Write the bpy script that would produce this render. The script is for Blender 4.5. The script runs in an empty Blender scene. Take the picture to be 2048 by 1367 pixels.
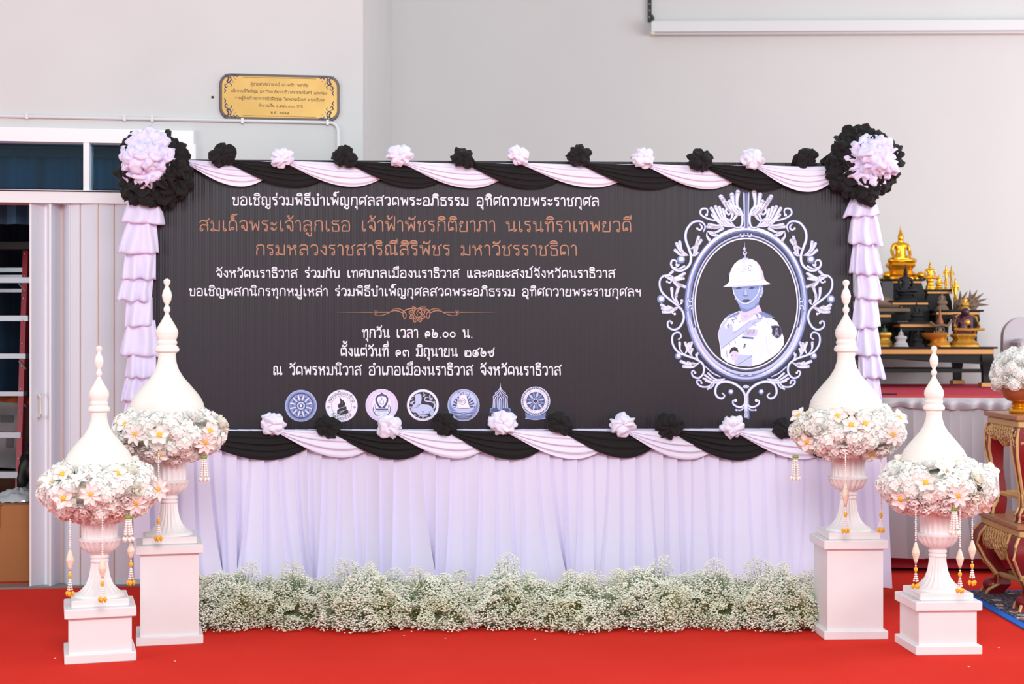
import bpy, math, random, colorsys
import numpy as np
from math import sin, cos, pi, radians, sqrt, atan2, exp, floor
from mathutils import Vector, Matrix, noise

# ---------------------------------------------------------------- camera, world, lights, exposure
SC = bpy.context.scene
COL = bpy.context.collection
FPX, CX, CY, CAMH = 3000.0, 1024.0, 683.5, 1.5      # focal length in pixels of the 2048 x 1367 frame, eye height
cam_d = bpy.data.cameras.new('camera'); cam = bpy.data.objects.new('camera', cam_d); COL.objects.link(cam)
cam.location = (0, 0, CAMH); cam.rotation_euler = (radians(90), 0, 0)
cam_d.sensor_fit = 'HORIZONTAL'; cam_d.sensor_width = 36.0; cam_d.lens = FPX / 2048 * 36.0
cam_d.clip_start = 0.1; cam_d.clip_end = 100
cam_d.dof.use_dof = True; cam_d.dof.focus_distance = 7.9; cam_d.dof.aperture_fstop = 3.2
SC.camera = cam
w = bpy.data.worlds.new('hall_daylight'); SC.world = w; w.use_nodes = True
w.node_tree.nodes['Background'].inputs[0].default_value = (0.93, 0.985, 1.0, 1)
w.node_tree.nodes['Background'].inputs[1].default_value = 0.60
def area(name, loc, target, size, sizey, power, col=(1, 1, 1)):
    l = bpy.data.lights.new(name, 'AREA'); l.shape = 'RECTANGLE'; l.size = size; l.size_y = sizey; l.energy = power; l.color = col
    o = bpy.data.objects.new(name, l); COL.objects.link(o); o.location = loc
    o.rotation_euler = (Vector(target) - Vector(loc)).to_track_quat('-Z', 'Y').to_euler(); return o
area('daylight_left_opening', (-7.5, 2.5, 2.6), (0, 9, 1.2), 4.0, 3.0, 215, (0.90, 0.97, 1.0))
area('daylight_right_opening', (7.5, 2.5, 2.6), (0, 9, 1.2), 4.0, 3.0, 230, (0.95, 1.0, 0.99))
area('back_wall_fill_right', (7.8, 8.6, 3.0), (1.0, 13.2, 2.2), 4.0, 3.0, 265, (0.96, 0.99, 1.0))  # added fill lamp to lift the dim back wall, no known opening there
area('flash_bounced_off_ceiling', (0.3, 1.0, 4.2), (0, 7.9, 0.3), 2.6, 2.0, 325, (0.97, 1.0, 1.0))
SC.view_settings.view_transform = 'Standard'; SC.view_settings.look = 'None'
SC.view_settings.exposure = 0.0; SC.view_settings.gamma = 1.0
SC.view_settings.use_curve_mapping = False

# ---------------------------------------------------------------- helpers
def W(px, py, Y):
    return Vector(((px - CX) / FPX * Y, Y, CAMH - (py - CY) / FPX * Y))
def srgb(r, g, b):
    f = lambda c: (c / 255 / 12.92) if c / 255 <= .04045 else ((c / 255 + .055) / 1.055) ** 2.4
    return (f(r), f(g), f(b), 1)
MATS = {}
def mat(name, rgb, rough=.6, metal=0, spec=.5, coat=0, sheen=0, bump=0, bscale=50, bkind='noise', var=0, vscale=4, var_rgb=None, trans=0, detail=3, stretch=None):
    if name in MATS: return MATS[name]
    m = bpy.data.materials.new(name); m.use_nodes = True; nt = m.node_tree; b = nt.nodes['Principled BSDF']
    b.inputs['Base Color'].default_value = rgb; b.inputs['Roughness'].default_value = rough; b.inputs['Metallic'].default_value = metal
    b.inputs['Specular IOR Level'].default_value = spec; b.inputs['Coat Weight'].default_value = coat; b.inputs['Sheen Weight'].default_value = sheen
    if trans: b.inputs['Transmission Weight'].default_value = trans
    tc = nt.nodes.new('ShaderNodeTexCoord'); src = tc.outputs['Object']
    if stretch:
        mp = nt.nodes.new('ShaderNodeMapping'); mp.inputs['Scale'].default_value = stretch
        nt.links.new(src, mp.inputs['Vector']); src = mp.outputs[0]
    if var:
        n = nt.nodes.new('ShaderNodeTexNoise'); n.inputs['Scale'].default_value = vscale; n.inputs['Detail'].default_value = detail
        nt.links.new(src, n.inputs['Vector'])
        r = nt.nodes.new('ShaderNodeValToRGB'); r.color_ramp.elements[0].position = .5 - var; r.color_ramp.elements[1].position = .5 + var
        r.color_ramp.elements[0].color = rgb; r.color_ramp.elements[1].color = var_rgb or tuple(c * .8 for c in rgb[:3]) + (1,)
        nt.links.new(n.outputs['Fac'], r.inputs[0]); nt.links.new(r.outputs[0], b.inputs['Base Color'])
    if bump:
        if bkind == 'noise':
            t = nt.nodes.new('ShaderNodeTexNoise'); t.inputs['Scale'].default_value = bscale; t.inputs['Detail'].default_value = 4; out = t.outputs['Fac']
        elif bkind == 'voronoi':
            t = nt.nodes.new('ShaderNodeTexVoronoi'); t.inputs['Scale'].default_value = bscale; out = t.outputs['Distance']
        else:
            t = nt.nodes.new('ShaderNodeTexWave'); t.inputs['Scale'].default_value = bscale; out = t.outputs['Fac']
            t.bands_direction = bkind; t.wave_profile = 'SIN'
        nt.links.new(src, t.inputs['Vector'])
        bp = nt.nodes.new('ShaderNodeBump'); bp.inputs['Strength'].default_value = bump; bp.inputs['Distance'].default_value = .004
        nt.links.new(out, bp.inputs['Height']); nt.links.new(bp.outputs[0], b.inputs['Normal'])
    MATS[name] = m; return m

class MB:
    def __init__(s): s.v = []; s.f = []; s.m = []; s.n = 0
    def add(s, vs, fs, mi=0):
        o = len(s.v); s.v.extend([tuple(p) for p in vs]); s.f.extend([tuple(i + o for i in f) for f in fs]); s.m.extend([mi] * len(fs)); return s
    def grid(s, P, nu, nv, mi=0, cu=False, cv=False):      # P[iu*nv+iv]
        fs = []
        for i in range(nu if cu else nu - 1):
            for j in range(nv if cv else nv - 1):
                a = i * nv + j; b = ((i + 1) % nu) * nv + j; c = ((i + 1) % nu) * nv + (j + 1) % nv; d = i * nv + (j + 1) % nv
                fs.append((a, b, c, d))
        return s.add(P, fs, mi)
    def box(s, c, size, R=None, mi=0, taper=1.0):
        c = Vector(c); hx, hy, hz = [q / 2 for q in size]; vs = []
        for dz in (-1, 1):
            k = taper if dz > 0 else 1
            for dx, dy in ((-1, -1), (1, -1), (1, 1), (-1, 1)):
                p = Vector((dx * hx * k, dy * hy * k, dz * hz))
                if R is not None: p = R @ p
                vs.append(c + p)
        return s.add(vs, [(0, 3, 2, 1), (4, 5, 6, 7), (0, 1, 5, 4), (1, 2, 6, 5), (2, 3, 7, 6), (3, 0, 4, 7)], mi)
    def bevbox(s, c, size, bev, R=None, mi=0):
        c = Vector(c); hx, hy, hz = [q / 2 for q in size]; rows = []
        for z, k in ((-hz, bev), (-hz + bev, 0), (hz - bev, 0), (hz, bev)):
            for sx, sy in ((-1, -1), (1, -1), (1, 1), (-1, 1)):
                x, y = hx - k, hy - k
                a = (sx * (x), sy * (y - bev * .7)); b = (sx * (x - bev * .7), sy * y)
                for q in ((a, b) if sx * sy < 0 else (b, a)) if False else ((b, a) if (sx, sy) in ((-1, -1), (1, 1)) else (a, b)):
                    rows.append((q[0], q[1], z))
        # order round the loop
        P = []
        for r in range(4):
            ring = rows[r * 8:(r + 1) * 8]; ring.sort(key=lambda q: atan2(q[1], q[0])); P += ring
        vs = []
        for p in P:
            q = Vector(p)
            if R is not None: q = R @ q
            vs.append(c + q)
        fs = [(r * 8 + i, r * 8 + (i + 1) % 8, (r + 1) * 8 + (i + 1) % 8, (r + 1) * 8 + i) for r in range(3) for i in range(8)]
        fs += [tuple(reversed(range(8))), tuple(range(24, 32))]
        return s.add(vs, fs, mi)
    def lathe(s, prof, c=(0, 0, 0), n=32, mi=0, flute=0, fn=24, R=None, cap=True, sx=1, sy=1):
        c = Vector(c); P = []
        for q in prof:
            r, z = q[0], q[1]; fl = q[2] if len(q) > 2 else 0
            for i in range(n):
                a = 2 * pi * i / n; rr = r * (1 - fl * (.5 + .5 * cos(a * fn)))
                p = Vector((rr * cos(a) * sx, rr * sin(a) * sy, z))
                if R is not None: p = R @ p
                P.append(c + p)
        fs = [(j * n + i, j * n + (i + 1) % n, (j + 1) * n + (i + 1) % n, (j + 1) * n + i) for j in range(len(prof) - 1) for i in range(n)]
        if cap: fs += [tuple(reversed(range(n))), tuple(range((len(prof) - 1) * n, len(prof) * n))]
        return s.add(P, fs, mi)
    def tube(s, pts, r, n=8, mi=0, cap=True):
        pts = [Vector(p) for p in pts]; rs = r if isinstance(r, (list, tuple)) else [r] * len(pts); P = []; up = Vector((.13, .21, .97))
        for i, p in enumerate(pts):
            t = (pts[min(i + 1, len(pts) - 1)] - pts[max(i - 1, 0)]).normalized()
            a = t.cross(up)
            if a.length < .05: a = t.cross(Vector((1, 0, 0)))
            a.normalize(); b = t.cross(a)
            for k in range(n): P.append(p + (a * cos(2 * pi * k / n) + b * sin(2 * pi * k / n)) * rs[i])
        fs = [(j * n + i, j * n + (i + 1) % n, (j + 1) * n + (i + 1) % n, (j + 1) * n + i) for j in range(len(pts) - 1) for i in range(n)]
        if cap: fs += [tuple(reversed(range(n))), tuple(range((len(pts) - 1) * n, len(pts) * n))]
        return s.add(P, fs, mi)
    def ball(s, c, r, n=10, m=6, mi=0, sz=1, sx=1, sy=1):
        pr = [(max(1e-4, r * sin(pi * j / m)), -r * sz * cos(pi * j / m)) for j in range(m + 1)]
        return s.lathe(pr, c, n, mi, cap=False, sx=sx, sy=sy)
MWI = {}
def mk(name, mb, mats, parent=None, smooth=True, ang=40, kind=None, label=None, cat=None, group=None, world=True):
    if not isinstance(mats, (list, tuple)): mats = [mats]
    me = bpy.data.meshes.new(name); V = np.array(mb.v, dtype=np.float64).reshape(-1, 3)
    loc = None
    if world:
        if parent is not None and parent in MWI:
            A = np.array(MWI[parent]); V = V @ A[:3, :3].T + A[:3, 3]
        elif parent is None:
            mn, mx = V.min(0), V.max(0); loc = Vector(((mn[0] + mx[0]) / 2, (mn[1] + mx[1]) / 2, mn[2])); V = V - np.array(loc)
    me.from_pydata(V.tolist(), [], mb.f); me.update()
    for m in mats: me.materials.append(m)
    if len(mats) > 1: me.polygons.foreach_set('material_index', mb.m)
    if smooth:
        me.polygons.foreach_set('use_smooth', [True] * len(me.polygons))
        if ang: me.set_sharp_from_angle(angle=radians(ang))
    o = bpy.data.objects.new(name, me); COL.objects.link(o)
    if parent is not None:
        o.parent = parent
        if parent in MWI: MWI[o] = MWI[parent]
    elif loc is not None: o.location = loc
    tag(o, label, cat, group, kind); return o
def tag(o, label=None, cat=None, group=None, kind=None):
    if label: o['label'] = label
    if cat: o['category'] = cat
    if group: o['group'] = group
    if kind: o['kind'] = kind
    return o
def thing(name, label, cat, loc=(0, 0, 0), rot=0, group=None):
    o = bpy.data.objects.new(name, None); COL.objects.link(o); o.empty_display_size = .1
    o.location = loc; o.rotation_euler = (0, 0, rot)
    MWI[o] = (Matrix.Translation(Vector(loc)) @ Matrix.Rotation(rot, 4, 'Z')).inverted()
    return tag(o, label, cat, group)
def inst(src, parent, loc=(0, 0, 0), M=None, name=None):      # copy one object (sharing its mesh) under parent with local matrix
    c = src.copy(); COL.objects.link(c); c.parent = parent
    c.matrix_basis = M if M is not None else Matrix.Translation(Vector(loc))
    return c
class Plane:
    """a vertical plane given by two pixel columns and their depths; u runs along it, d comes out of it towards the camera"""
    def __init__(s, pxa, Ya, pxb, Yb):
        s.A = Vector(((pxa - CX) / FPX * Ya, Ya)); B = Vector(((pxb - CX) / FPX * Yb, Yb)); s.t = (B - s.A).normalized(); s.n = Vector((s.t.y, -s.t.x)); s.rot = atan2(s.t.y, s.t.x)
    def uz(s, px, py, d=0):
        r = Vector(((px - CX) / FPX, 1.0)); A = s.A + s.n * d
        Y = A.dot(s.n) / r.dot(s.n); p = r * Y
        return (p - A).dot(s.t), CAMH - (py - CY) / FPX * Y
    def pt(s, u, z, d=0):
        q = s.A + s.t * u + s.n * d; return Vector((q.x, q.y, z))
    def P(s, px, py, d=0):
        u, z = s.uz(px, py, d); return s.pt(u, z, d)
    def box(s, mb, px0, px1, py0, py1, d0, d1, ref=None, mi=0):
        u0, z0 = s.uz(px0, py0); u1, z1 = s.uz(px1, py1)
        if ref is not None: z0 = s.uz(ref, py0)[1]; z1 = s.uz(ref, py1)[1]
        else: z1 = s.uz(px0, py1)[1]
        return s.ubox(mb, u0, u1, z1, z0, d0, d1, mi)
    def ubox(s, mb, u0, u1, z0, z1, d0, d1, mi=0):
        vs = [s.pt(u, z, d) for z in (z0, z1) for (u, d) in ((u0, d1), (u1, d1), (u1, d0), (u0, d0))]
        return mb.add(vs, [(0, 3, 2, 1), (4, 5, 6, 7), (0, 1, 5, 4), (1, 2, 6, 5), (2, 3, 7, 6), (3, 0, 4, 7)], mi)
def catmull(pts, n=8):
    if len(pts) < 3: return [Vector(p) for p in pts]
    P = [Vector(p) for p in pts]; P = [P[0] * 2 - P[1]] + P + [P[-1] * 2 - P[-2]]; out = []
    for i in range(1, len(P) - 2):
        a, b, c, d = P[i - 1], P[i], P[i + 1], P[i + 2]
        for k in range(n):
            t = k / n; out.append(.5 * ((2 * b) + (c - a) * t + (2 * a - 5 * b + 4 * c - d) * t * t + (3 * b - a - 3 * c + d) * t ** 3))
    out.append(P[-2]); return out

# flat print laid on a plane, in layers a fraction of a millimetre apart
class Print:
    def __init__(s, plane, base=.001): s.pl = plane; s.mb = MB(); s.base = base
    def _pt(s, p, L): return s.pl.P(p[0], p[1], s.base + L * .0005)
    def poly(s, pts, mi=0, L=0):
        from mathutils.geometry import tessellate_polygon
        q = [Vector((p[0], p[1], 0)) for p in pts]; tr = tessellate_polygon([q])
        V = [s._pt(p, L) for p in pts]; fs = []
        for t in tr:
            a, b, c = [q[i] for i in t]; fs.append(t if (b - a).cross(c - a).z < 0 else (t[0], t[2], t[1]))
        s.mb.add(V, fs, mi)
    def ell(s, cx, cy, rx, ry, mi=0, L=0, n=40): s.poly([(cx + rx * cos(2 * pi * i / n), cy + ry * sin(2 * pi * i / n)) for i in range(n)], mi, L)
    def ring(s, cx, cy, rx, ry, wd, mi=0, L=0, n=64, a0=0, a1=360, taper=False):
        m = max(4, int(n * (a1 - a0) / 360)); P = []
        for i in range(m + 1):
            a = radians(a0 + (a1 - a0) * i / m); ww = wd * (sin(pi * i / m) if taper else 1)
            for k in (-.5, .5): P.append(s._pt((cx + (rx + k * ww) * cos(a), cy + (ry + k * ww) * sin(a)), L))
        s.mb.grid(P, m + 1, 2, mi)
    def stroke(s, pts, wd, mi=0, L=0, smooth=True, n=6, cap=True):
        q = catmull([(p[0], p[1], 0) for p in pts], n) if smooth else [Vector((p[0], p[1], 0)) for p in pts]
        N = len(q); ws = wd if callable(wd) else (lambda t: wd)
        P = []
        for i, p in enumerate(q):
            t = (q[min(i + 1, N - 1)] - q[max(i - 1, 0)])
            if t.length < 1e-9: t = Vector((1, 0, 0))
            t.normalize(); h = ws(i / (N - 1)) / 2; nn = Vector((-t.y, t.x, 0))
            P.append(s._pt(p + nn * h, L)); P.append(s._pt(p - nn * h, L))
        s.mb.grid(P, N, 2, mi)
        if cap:
            for e in (0, -1):
                h = ws(0 if e == 0 else 1) / 2
                if h > .3: s.ell(q[e].x, q[e].y, h, h, mi, L, 8)

# ---------------------------------------------------------------- looped Thai letters drawn as pen strokes (height 1, baseline 0)
def Lp(cx, cy, a=0, d=1, r=.105, n=8, ext=0):
    return [(cx + r * cos(radians(a + d * 360 / n * k)), cy + r * sin(radians(a + d * 360 / n * k))) for k in range(n + 1 + ext)]
GL = {
 'ก': (.76, [[(.1,.03),(.1,.52),(.2,.62),(.08,.72),(.14,.97),(.58,.99),(.66,.8),(.66,.03)]]),
 'ข': (.74, [Lp(.17,.84,0)+[(.28,.7),(.18,.52),(.18,.03),(.18,.03),(.64,.03),(.64,.03),(.64,.97)]]),
 'ค': (.78, [Lp(.36,.46,0,1)[:8]+[(.2,.2),(.13,.03),(.08,.6),(.12,.95),(.4,1.0),(.64,.93),(.68,.6),(.68,.03)]]),
 'ฆ': (.86, [Lp(.15,.84,0)+[(.27,.7),(.17,.5),(.17,.25)]+Lp(.2,.13,150,1)+[(.3,.05),(.72,.05)], [(.72,.03),(.72,.97)]]),
 'ง': (.58, [Lp(.34,.85,180,-1)+[(.3,.95),(.46,.93),(.5,.7),(.5,.05),(.42,.03),(.08,.5)]]),
 'จ': (.7, [[(.06,.78),(.14,.96),(.4,1.0),(.6,.9),(.62,.5),(.62,.05),(.5,.03),(.4,.3)]+Lp(.29,.42,0,1)]),
 'ช': (.76, [Lp(.17,.84,0)+[(.28,.7),(.17,.52),(.17,.03),(.17,.03),(.6,.03),(.6,.03),(.6,.62),(.5,.76),(.6,.9),(.76,1.02)]]),
 'ญ': (1.02, [Lp(.2,.13,270,1)+[(.1,.2),(.1,.52),(.2,.62),(.08,.72),(.14,.97),(.46,.99),(.54,.8),(.54,.03),(.54,.03),(.9,.03),(.9,.03),(.9,.97)], Lp(.52,-.2,0,1,.075)+[(.62,-.38),(.86,-.38),(.92,-.12)]]),
 'ฏ': (.78, [[(.1,.03),(.1,.52),(.2,.62),(.08,.72),(.14,.97),(.58,.99),(.68,.8),(.68,-.1),(.55,-.35),(.42,-.15),(.28,-.35),(.1,-.3)]]),
 'ณ': (1.06, [Lp(.2,.13,270,1)+[(.1,.2),(.1,.52),(.2,.62),(.08,.72),(.14,.97),(.42,.99),(.5,.8),(.5,.05)], [(.5,.08),(.7,.2)]+Lp(.9,.14,150,-1), [(.84,.97),(.84,.1)]]),
 'ด': (.78, [Lp(.36,.26,200,1)+[(.2,.16),(.14,.03),(.08,.5),(.12,.93),(.4,1.0),(.64,.93),(.68,.6),(.68,.03)]]),
 'ต': (.8, [Lp(.36,.26,200,1)+[(.2,.16),(.14,.03),(.08,.5),(.1,.93),(.26,1.0),(.38,.84),(.38,.84),(.5,1.0),(.66,.93),(.7,.6),(.7,.03)]]),
 'ถ': (.78, [Lp(.2,.13,270,1)+[(.1,.2),(.1,.52),(.2,.62),(.08,.72),(.14,.97),(.58,.99),(.68,.8),(.68,.03)]]),
 'ภ': (.84, [Lp(.1,.13,270,-1)+[(.2,.2),(.2,.52),(.28,.62),(.16,.72),(.2,.97),(.64,.99),(.74,.8),(.74,.03)]]),
 'ท': (.78, [Lp(.14,.85,180,-1)+[(.14,.96),(.25,.9),(.25,.03)], [(.25,.62),(.44,.96),(.6,.99),(.68,.8),(.68,.03)]]),
 'ธ': (.7, [[(.62,.97),(.4,.93),(.14,.98),(.08,.8),(.2,.66),(.5,.68),(.62,.55),(.62,.03),(.62,.03),(.14,.03),(.14,.03),(.14,.42)]]),
 'น': (.84, [Lp(.14,.85,180,-1)+[(.14,.96),(.25,.9),(.25,.03)], [(.25,.08),(.5,.2)]+Lp(.7,.14,150,-1), [(.64,.97),(.64,.1)]]),
 'บ': (.78, [Lp(.14,.85,180,-1)+[(.14,.96),(.25,.9),(.25,.03),(.25,.03),(.68,.03),(.68,.03),(.68,.97)]]),
 'ป': (.78, [Lp(.14,.85,180,-1)+[(.14,.96),(.25,.9),(.25,.03),(.25,.03),(.68,.03),(.68,.03),(.68,1.36)]]),
 'ผ': (.8, [Lp(.24,.85,0,1)+[(.1,.9),(.12,.03),(.12,.03),(.4,.6),(.4,.6),(.68,.03),(.68,.03),(.7,.97)]]),
 'พ': (.86, [Lp(.14,.85,180,-1)+[(.14,.96),(.24,.9),(.27,.03),(.27,.03),(.5,.72),(.5,.72),(.73,.03),(.73,.03),(.76,.97)]]),
 'ฟ': (.86, [Lp(.14,.85,180,-1)+[(.14,.96),(.24,.9),(.27,.03),(.27,.03),(.5,.72),(.5,.72),(.73,.03),(.73,.03),(.76,1.36)]]),
 'ม': (.8, [Lp(.14,.85,180,-1)+[(.14,.96),(.25,.9),(.25,.2)]+Lp(.15,.13,0,-1)+[(.25,.14),(.7,.03),(.7,.03),(.7,.97)]]),
 'ย': (.74, [Lp(.22,.85,270,1)+[(.1,.8),(.08,.62),(.24,.52),(.1,.44),(.1,.03),(.1,.03),(.64,.03),(.64,.03),(.64,.97)]]),
 'ร': (.6, [[(.5,.97),(.34,.93),(.14,.98),(.06,.8),(.18,.66),(.4,.66),(.48,.5),(.48,.2)]+Lp(.38,.13,0,-1)]),
 'ล': (.78, [[(.08,.82),(.16,.97),(.4,1.0),(.64,.93),(.68,.6),(.68,.03)], [(.68,.45),(.58,.58),(.3,.62),(.12,.5),(.1,.2)]+Lp(.2,.13,180,1)]),
 'ว': (.66, [[(.06,.82),(.14,.97),(.34,1.0),(.54,.93),(.58,.6),(.58,.2)]+Lp(.47,.13,0,-1)]),
 'ศ': (.8, [Lp(.36,.46,0,1)[:8]+[(.2,.2),(.13,.03),(.08,.6),(.12,.95),(.4,1.0),(.64,.9),(.68,.6),(.68,.03)], [(.56,.95),(.7,.98),(.82,1.16)]]),
 'ส': (.8, [[(.08,.82),(.16,.97),(.4,1.0),(.6,.93),(.68,.6),(.68,.03)], [(.68,.45),(.58,.58),(.3,.62),(.12,.5),(.1,.2)]+Lp(.2,.13,180,1), [(.5,.92),(.66,.98),(.8,1.16)]]),
 'ห': (.84, [Lp(.14,.85,180,-1)+[(.14,.96),(.25,.9),(.25,.03)], [(.25,.4),(.4,.62),(.5,.7)]+Lp(.62,.85,230,-1)+[(.56,.68),(.66,.5),(.7,.3),(.7,.03)]]),
 'อ': (.76, [Lp(.27,.5,0,1)[:6]+[(.14,.46),(.1,.3),(.1,.05),(.14,.03),(.62,.03),(.66,.08),(.67,.6),(.62,.93),(.36,1.0),(.14,.97),(.06,.8)]]),
 'ะ': (.58, [Lp(.15,.72,180,1,.08)+[(.2,.6),(.4,.62),(.5,.82)], Lp(.15,.24,180,1,.08)+[(.2,.12),(.4,.14),(.5,.34)]]),
 'า': (.52, [[(.05,.82),(.12,.97),(.26,1.0),(.4,.93),(.43,.6),(.43,.03)]]),
 'เ': (.4, [[(.14,.97),(.14,.2)]+Lp(.25,.13,180,1)]),
 'แ': (.74, [[(.14,.97),(.14,.2)]+Lp(.25,.13,180,1), [(.48,.97),(.48,.2)]+Lp(.59,.13,180,1)]),
 'ฯ': (.68, [Lp(.16,.84,180,-1)+[(.1,.7),(.2,.6),(.44,.62),(.54,.8),(.56,.97),(.56,.97),(.56,.03)]]),
 '.': (.34, [[(.14,.04),(.17,.04)]]), ',': (.3, [[(.16,.08),(.08,-.14)]]),
 '๐': (.76, [Lp(.36,.37,0,1,.29,12)]),
 '๑': (.76, [Lp(.34,.34,0,1,.11)[:-1]+[(.5,.2),(.62,.4),(.52,.68),(.28,.74),(.08,.55),(.08,.2),(.2,.0)]]),
 '๒': (.86, [Lp(.16,.6,90,1,.1)+[(.06,.45),(.1,.05),(.1,.03),(.74,.03),(.74,.03),(.74,.5),(.62,.74),(.48,.55),(.34,.74),(.24,.5),(.24,.24)]]),
 '๓': (.8, [Lp(.2,.14,270,1,.1)+[(.1,.2),(.07,.5),(.14,.72),(.3,.72),(.37,.5),(.37,.5),(.44,.72),(.62,.72),(.7,.5),(.7,.0)]]),
 '๕': (.86, [[(.84,1.02),(.7,.84),(.5,.76),(.44,.66),(.36,.76),(.18,.74),(.07,.5),(.08,.12),(.2,.03),(.52,.03),(.68,.16),(.68,.44),(.52,.56),(.36,.5)]+Lp(.38,.32,120,1,.09)[1:]]),
 '๖': (.76, [[(.05,1.0),(.2,.92),(.16,.74),(.07,.5),(.09,.12),(.24,.03),(.5,.03),(.64,.2),(.62,.52),(.44,.64),(.3,.56)]+Lp(.34,.42,120,1,.09)[1:]]),
 '๘': (.84, [Lp(.32,.2,0,-1,.1)+[(.1,.1),(.07,.45),(.2,.74),(.44,.68),(.46,.4),(.56,.05),(.7,.2),(.64,.6),(.8,.98)]]),
 '๙': (.86, [Lp(.17,.52,0,1,.1)+[(.28,.4),(.3,.1),(.36,.03),(.6,.03),(.7,.2),(.7,.6),(.58,.74),(.44,.66),(.44,.45)], [(.62,.72),(.74,.84),(.78,1.04)]]),
 ' ': (.62, []),
}
MK = {
 'ั': [Lp(-.5,1.24,0,1,.07)+[(-.44,1.16),(-.3,1.14),(-.12,1.2),(-.03,1.42)]],
 'ิ': [[(-.64,1.17),(-.58,1.34),(-.36,1.42),(-.14,1.34),(-.08,1.17),(-.08,1.17),(-.64,1.17)]],
 'ี': [[(-.64,1.17),(-.58,1.34),(-.36,1.42),(-.14,1.34),(-.08,1.17),(-.08,1.17),(-.64,1.17)], [(-.08,1.17),(-.08,1.52)]],
 'ื': [[(-.64,1.17),(-.58,1.34),(-.36,1.42),(-.14,1.34),(-.08,1.17),(-.08,1.17),(-.64,1.17)], [(-.08,1.17),(-.08,1.52)], [(-.24,1.3),(-.24,1.52)]],
 'ุ': [Lp(-.2,-.18,90,1,.07)+[(-.12,-.14),(-.1,-.2),(-.1,-.42)]],
 'ู': [Lp(-.44,-.18,90,1,.07)+[(-.35,-.14),(-.34,-.42),(-.34,-.42),(-.1,-.42),(-.1,-.42),(-.1,-.12)]],
 '็': [[(-.5,1.14),(-.56,1.32),(-.42,1.42),(-.3,1.32)]+Lp(-.36,1.2,60,-1,.07), [(-.5,1.44),(-.4,1.56),(-.2,1.5),(-.04,1.6)]],
 '่': [[(-.13,1.16),(-.13,1.44)]],
 '้': [Lp(-.42,1.4,270,1,.06)+[(-.34,1.3),(-.42,1.16),(-.2,1.18),(-.04,1.44)]],
 '์': [Lp(-.26,1.22,45,1,.08)+[(-.16,1.34),(-.02,1.54)]],
}
def glyph_run(text):
    """[(stroke points)] with x growing rightwards, and total width"""
    x = 0; out = []; upper = False; tall = False
    for ch in text:
        if ch == 'ำ':
            out.append([(x + a, b) for a, b in Lp(-.2, 1.26, 0, 1, .09)]); upper = False
            for s in GL['า'][1]: out.append([(x + a, b) for a, b in s])
            x += GL['า'][0] + .09; continue
        if ch in MK:
            dy = .32 if (ch in '่้์' and upper) else 0; dx = -.22 if tall and ch not in 'ุู' else 0
            for s in MK[ch]: out.append([(x + a + dx - .09, b + dy) for a, b in s])
            if ch in 'ัิีื': upper = True
            continue
        if ch not in GL: ch = '.'
        upper = False; tall = ch in 'ปฟ'
        for s in GL[ch][1]: out.append([(x + a, b) for a, b in s])
        x += GL[ch][0] + .09
    return out, x
def chaikin(p, k=2):
    for _ in range(k):
        q = [p[0]]
        for a, b in zip(p[:-1], p[1:]):
            q.append((a[0] * .75 + b[0] * .25, a[1] * .75 + b[1] * .25)); q.append((a[0] * .25 + b[0] * .75, a[1] * .25 + b[1] * .75))
        q.append(p[-1]); p = q
    return p
def thai_line(pr, text, x0, x1, ybase0, ybase1, h, wd, mi=0, L=0):
    st, wid = glyph_run(text); k = (x1 - x0) / wid
    for s in st:
        pts = [(x0 + a * k, ybase0 + (ybase1 - ybase0) * (a / wid) - b * h) for a, b in s]
        pr.stroke(chaikin(pts, 2) if len(pts) > 2 else pts, wd, mi, L, smooth=False)
def thai_arc(pr, text, cx, cy, r, a_mid, span, h, wd, mi=0, L=0, inside=False):
    st, wid = glyph_run(text)
    for s in st:
        pts = []
        for a, b in s:
            t = a / wid - .5
            if not inside: an = radians(a_mid + t * span); rr = r + b * h; pts.append((cx + rr * sin(an), cy - rr * cos(an)))
            else: an = radians(a_mid - t * span); rr = r - b * h; pts.append((cx + rr * sin(an), cy - rr * cos(an)))
        pr.stroke(chaikin(pts, 1) if len(pts) > 2 else pts, wd, mi, L, smooth=False, cap=False)

# ---------------------------------------------------------------- materials
M_carpet = mat('red_carpet', srgb(228, 58, 47), .95, spec=.04, bump=.5, bscale=900, var=.25, vscale=1.6, var_rgb=srgb(221, 52, 42))
M_wall = mat('painted_plaster', srgb(208, 208, 209), .85, bump=.12, bscale=60, var=.22, vscale=1.1, var_rgb=srgb(201, 201, 203))
M_wall2 = mat('painted_plaster_warm', srgb(210, 209, 209), .85, bump=.12, bscale=60, var=.22, vscale=.7, var_rgb=srgb(206, 203, 205))
M_whitepaint = mat('white_painted_frame', srgb(236, 236, 240), .4)
M_pvc = mat('white_plastic_door', srgb(217, 219, 231), .4, bump=.1, bscale=18, bkind='X')
M_seam = mat('orange_beige_seam', srgb(232, 200, 182), .6)
M_black = mat('black_cloth', srgb(26, 24, 26), .8, spec=.25, sheen=.08, bump=.3, bscale=500)
M_white = mat('lilac_white_cloth', srgb(229, 227, 248), .75, spec=.25, sheen=.2, bump=.25, bscale=500)
M_skirt = mat('lilac_white_skirt_cloth', srgb(225, 221, 244), .75, spec=.25, sheen=.2, bump=.25, bscale=500, var=.3, vscale=.8, var_rgb=srgb(222, 214, 241))
M_white_s = mat('lilac_ruffle_cloth', srgb(224, 217, 246), .75, spec=.25, sheen=.2, bump=.25, bscale=500)
M_vinyl = mat('dark_vinyl_banner', srgb(38, 35, 42), .45, spec=.38, bump=.25, bscale=36, bkind='X', var=.3, vscale=.9, var_rgb=srgb(38, 29, 41))
M_board = mat('cream_board', srgb(226, 220, 214), .7)
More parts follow.
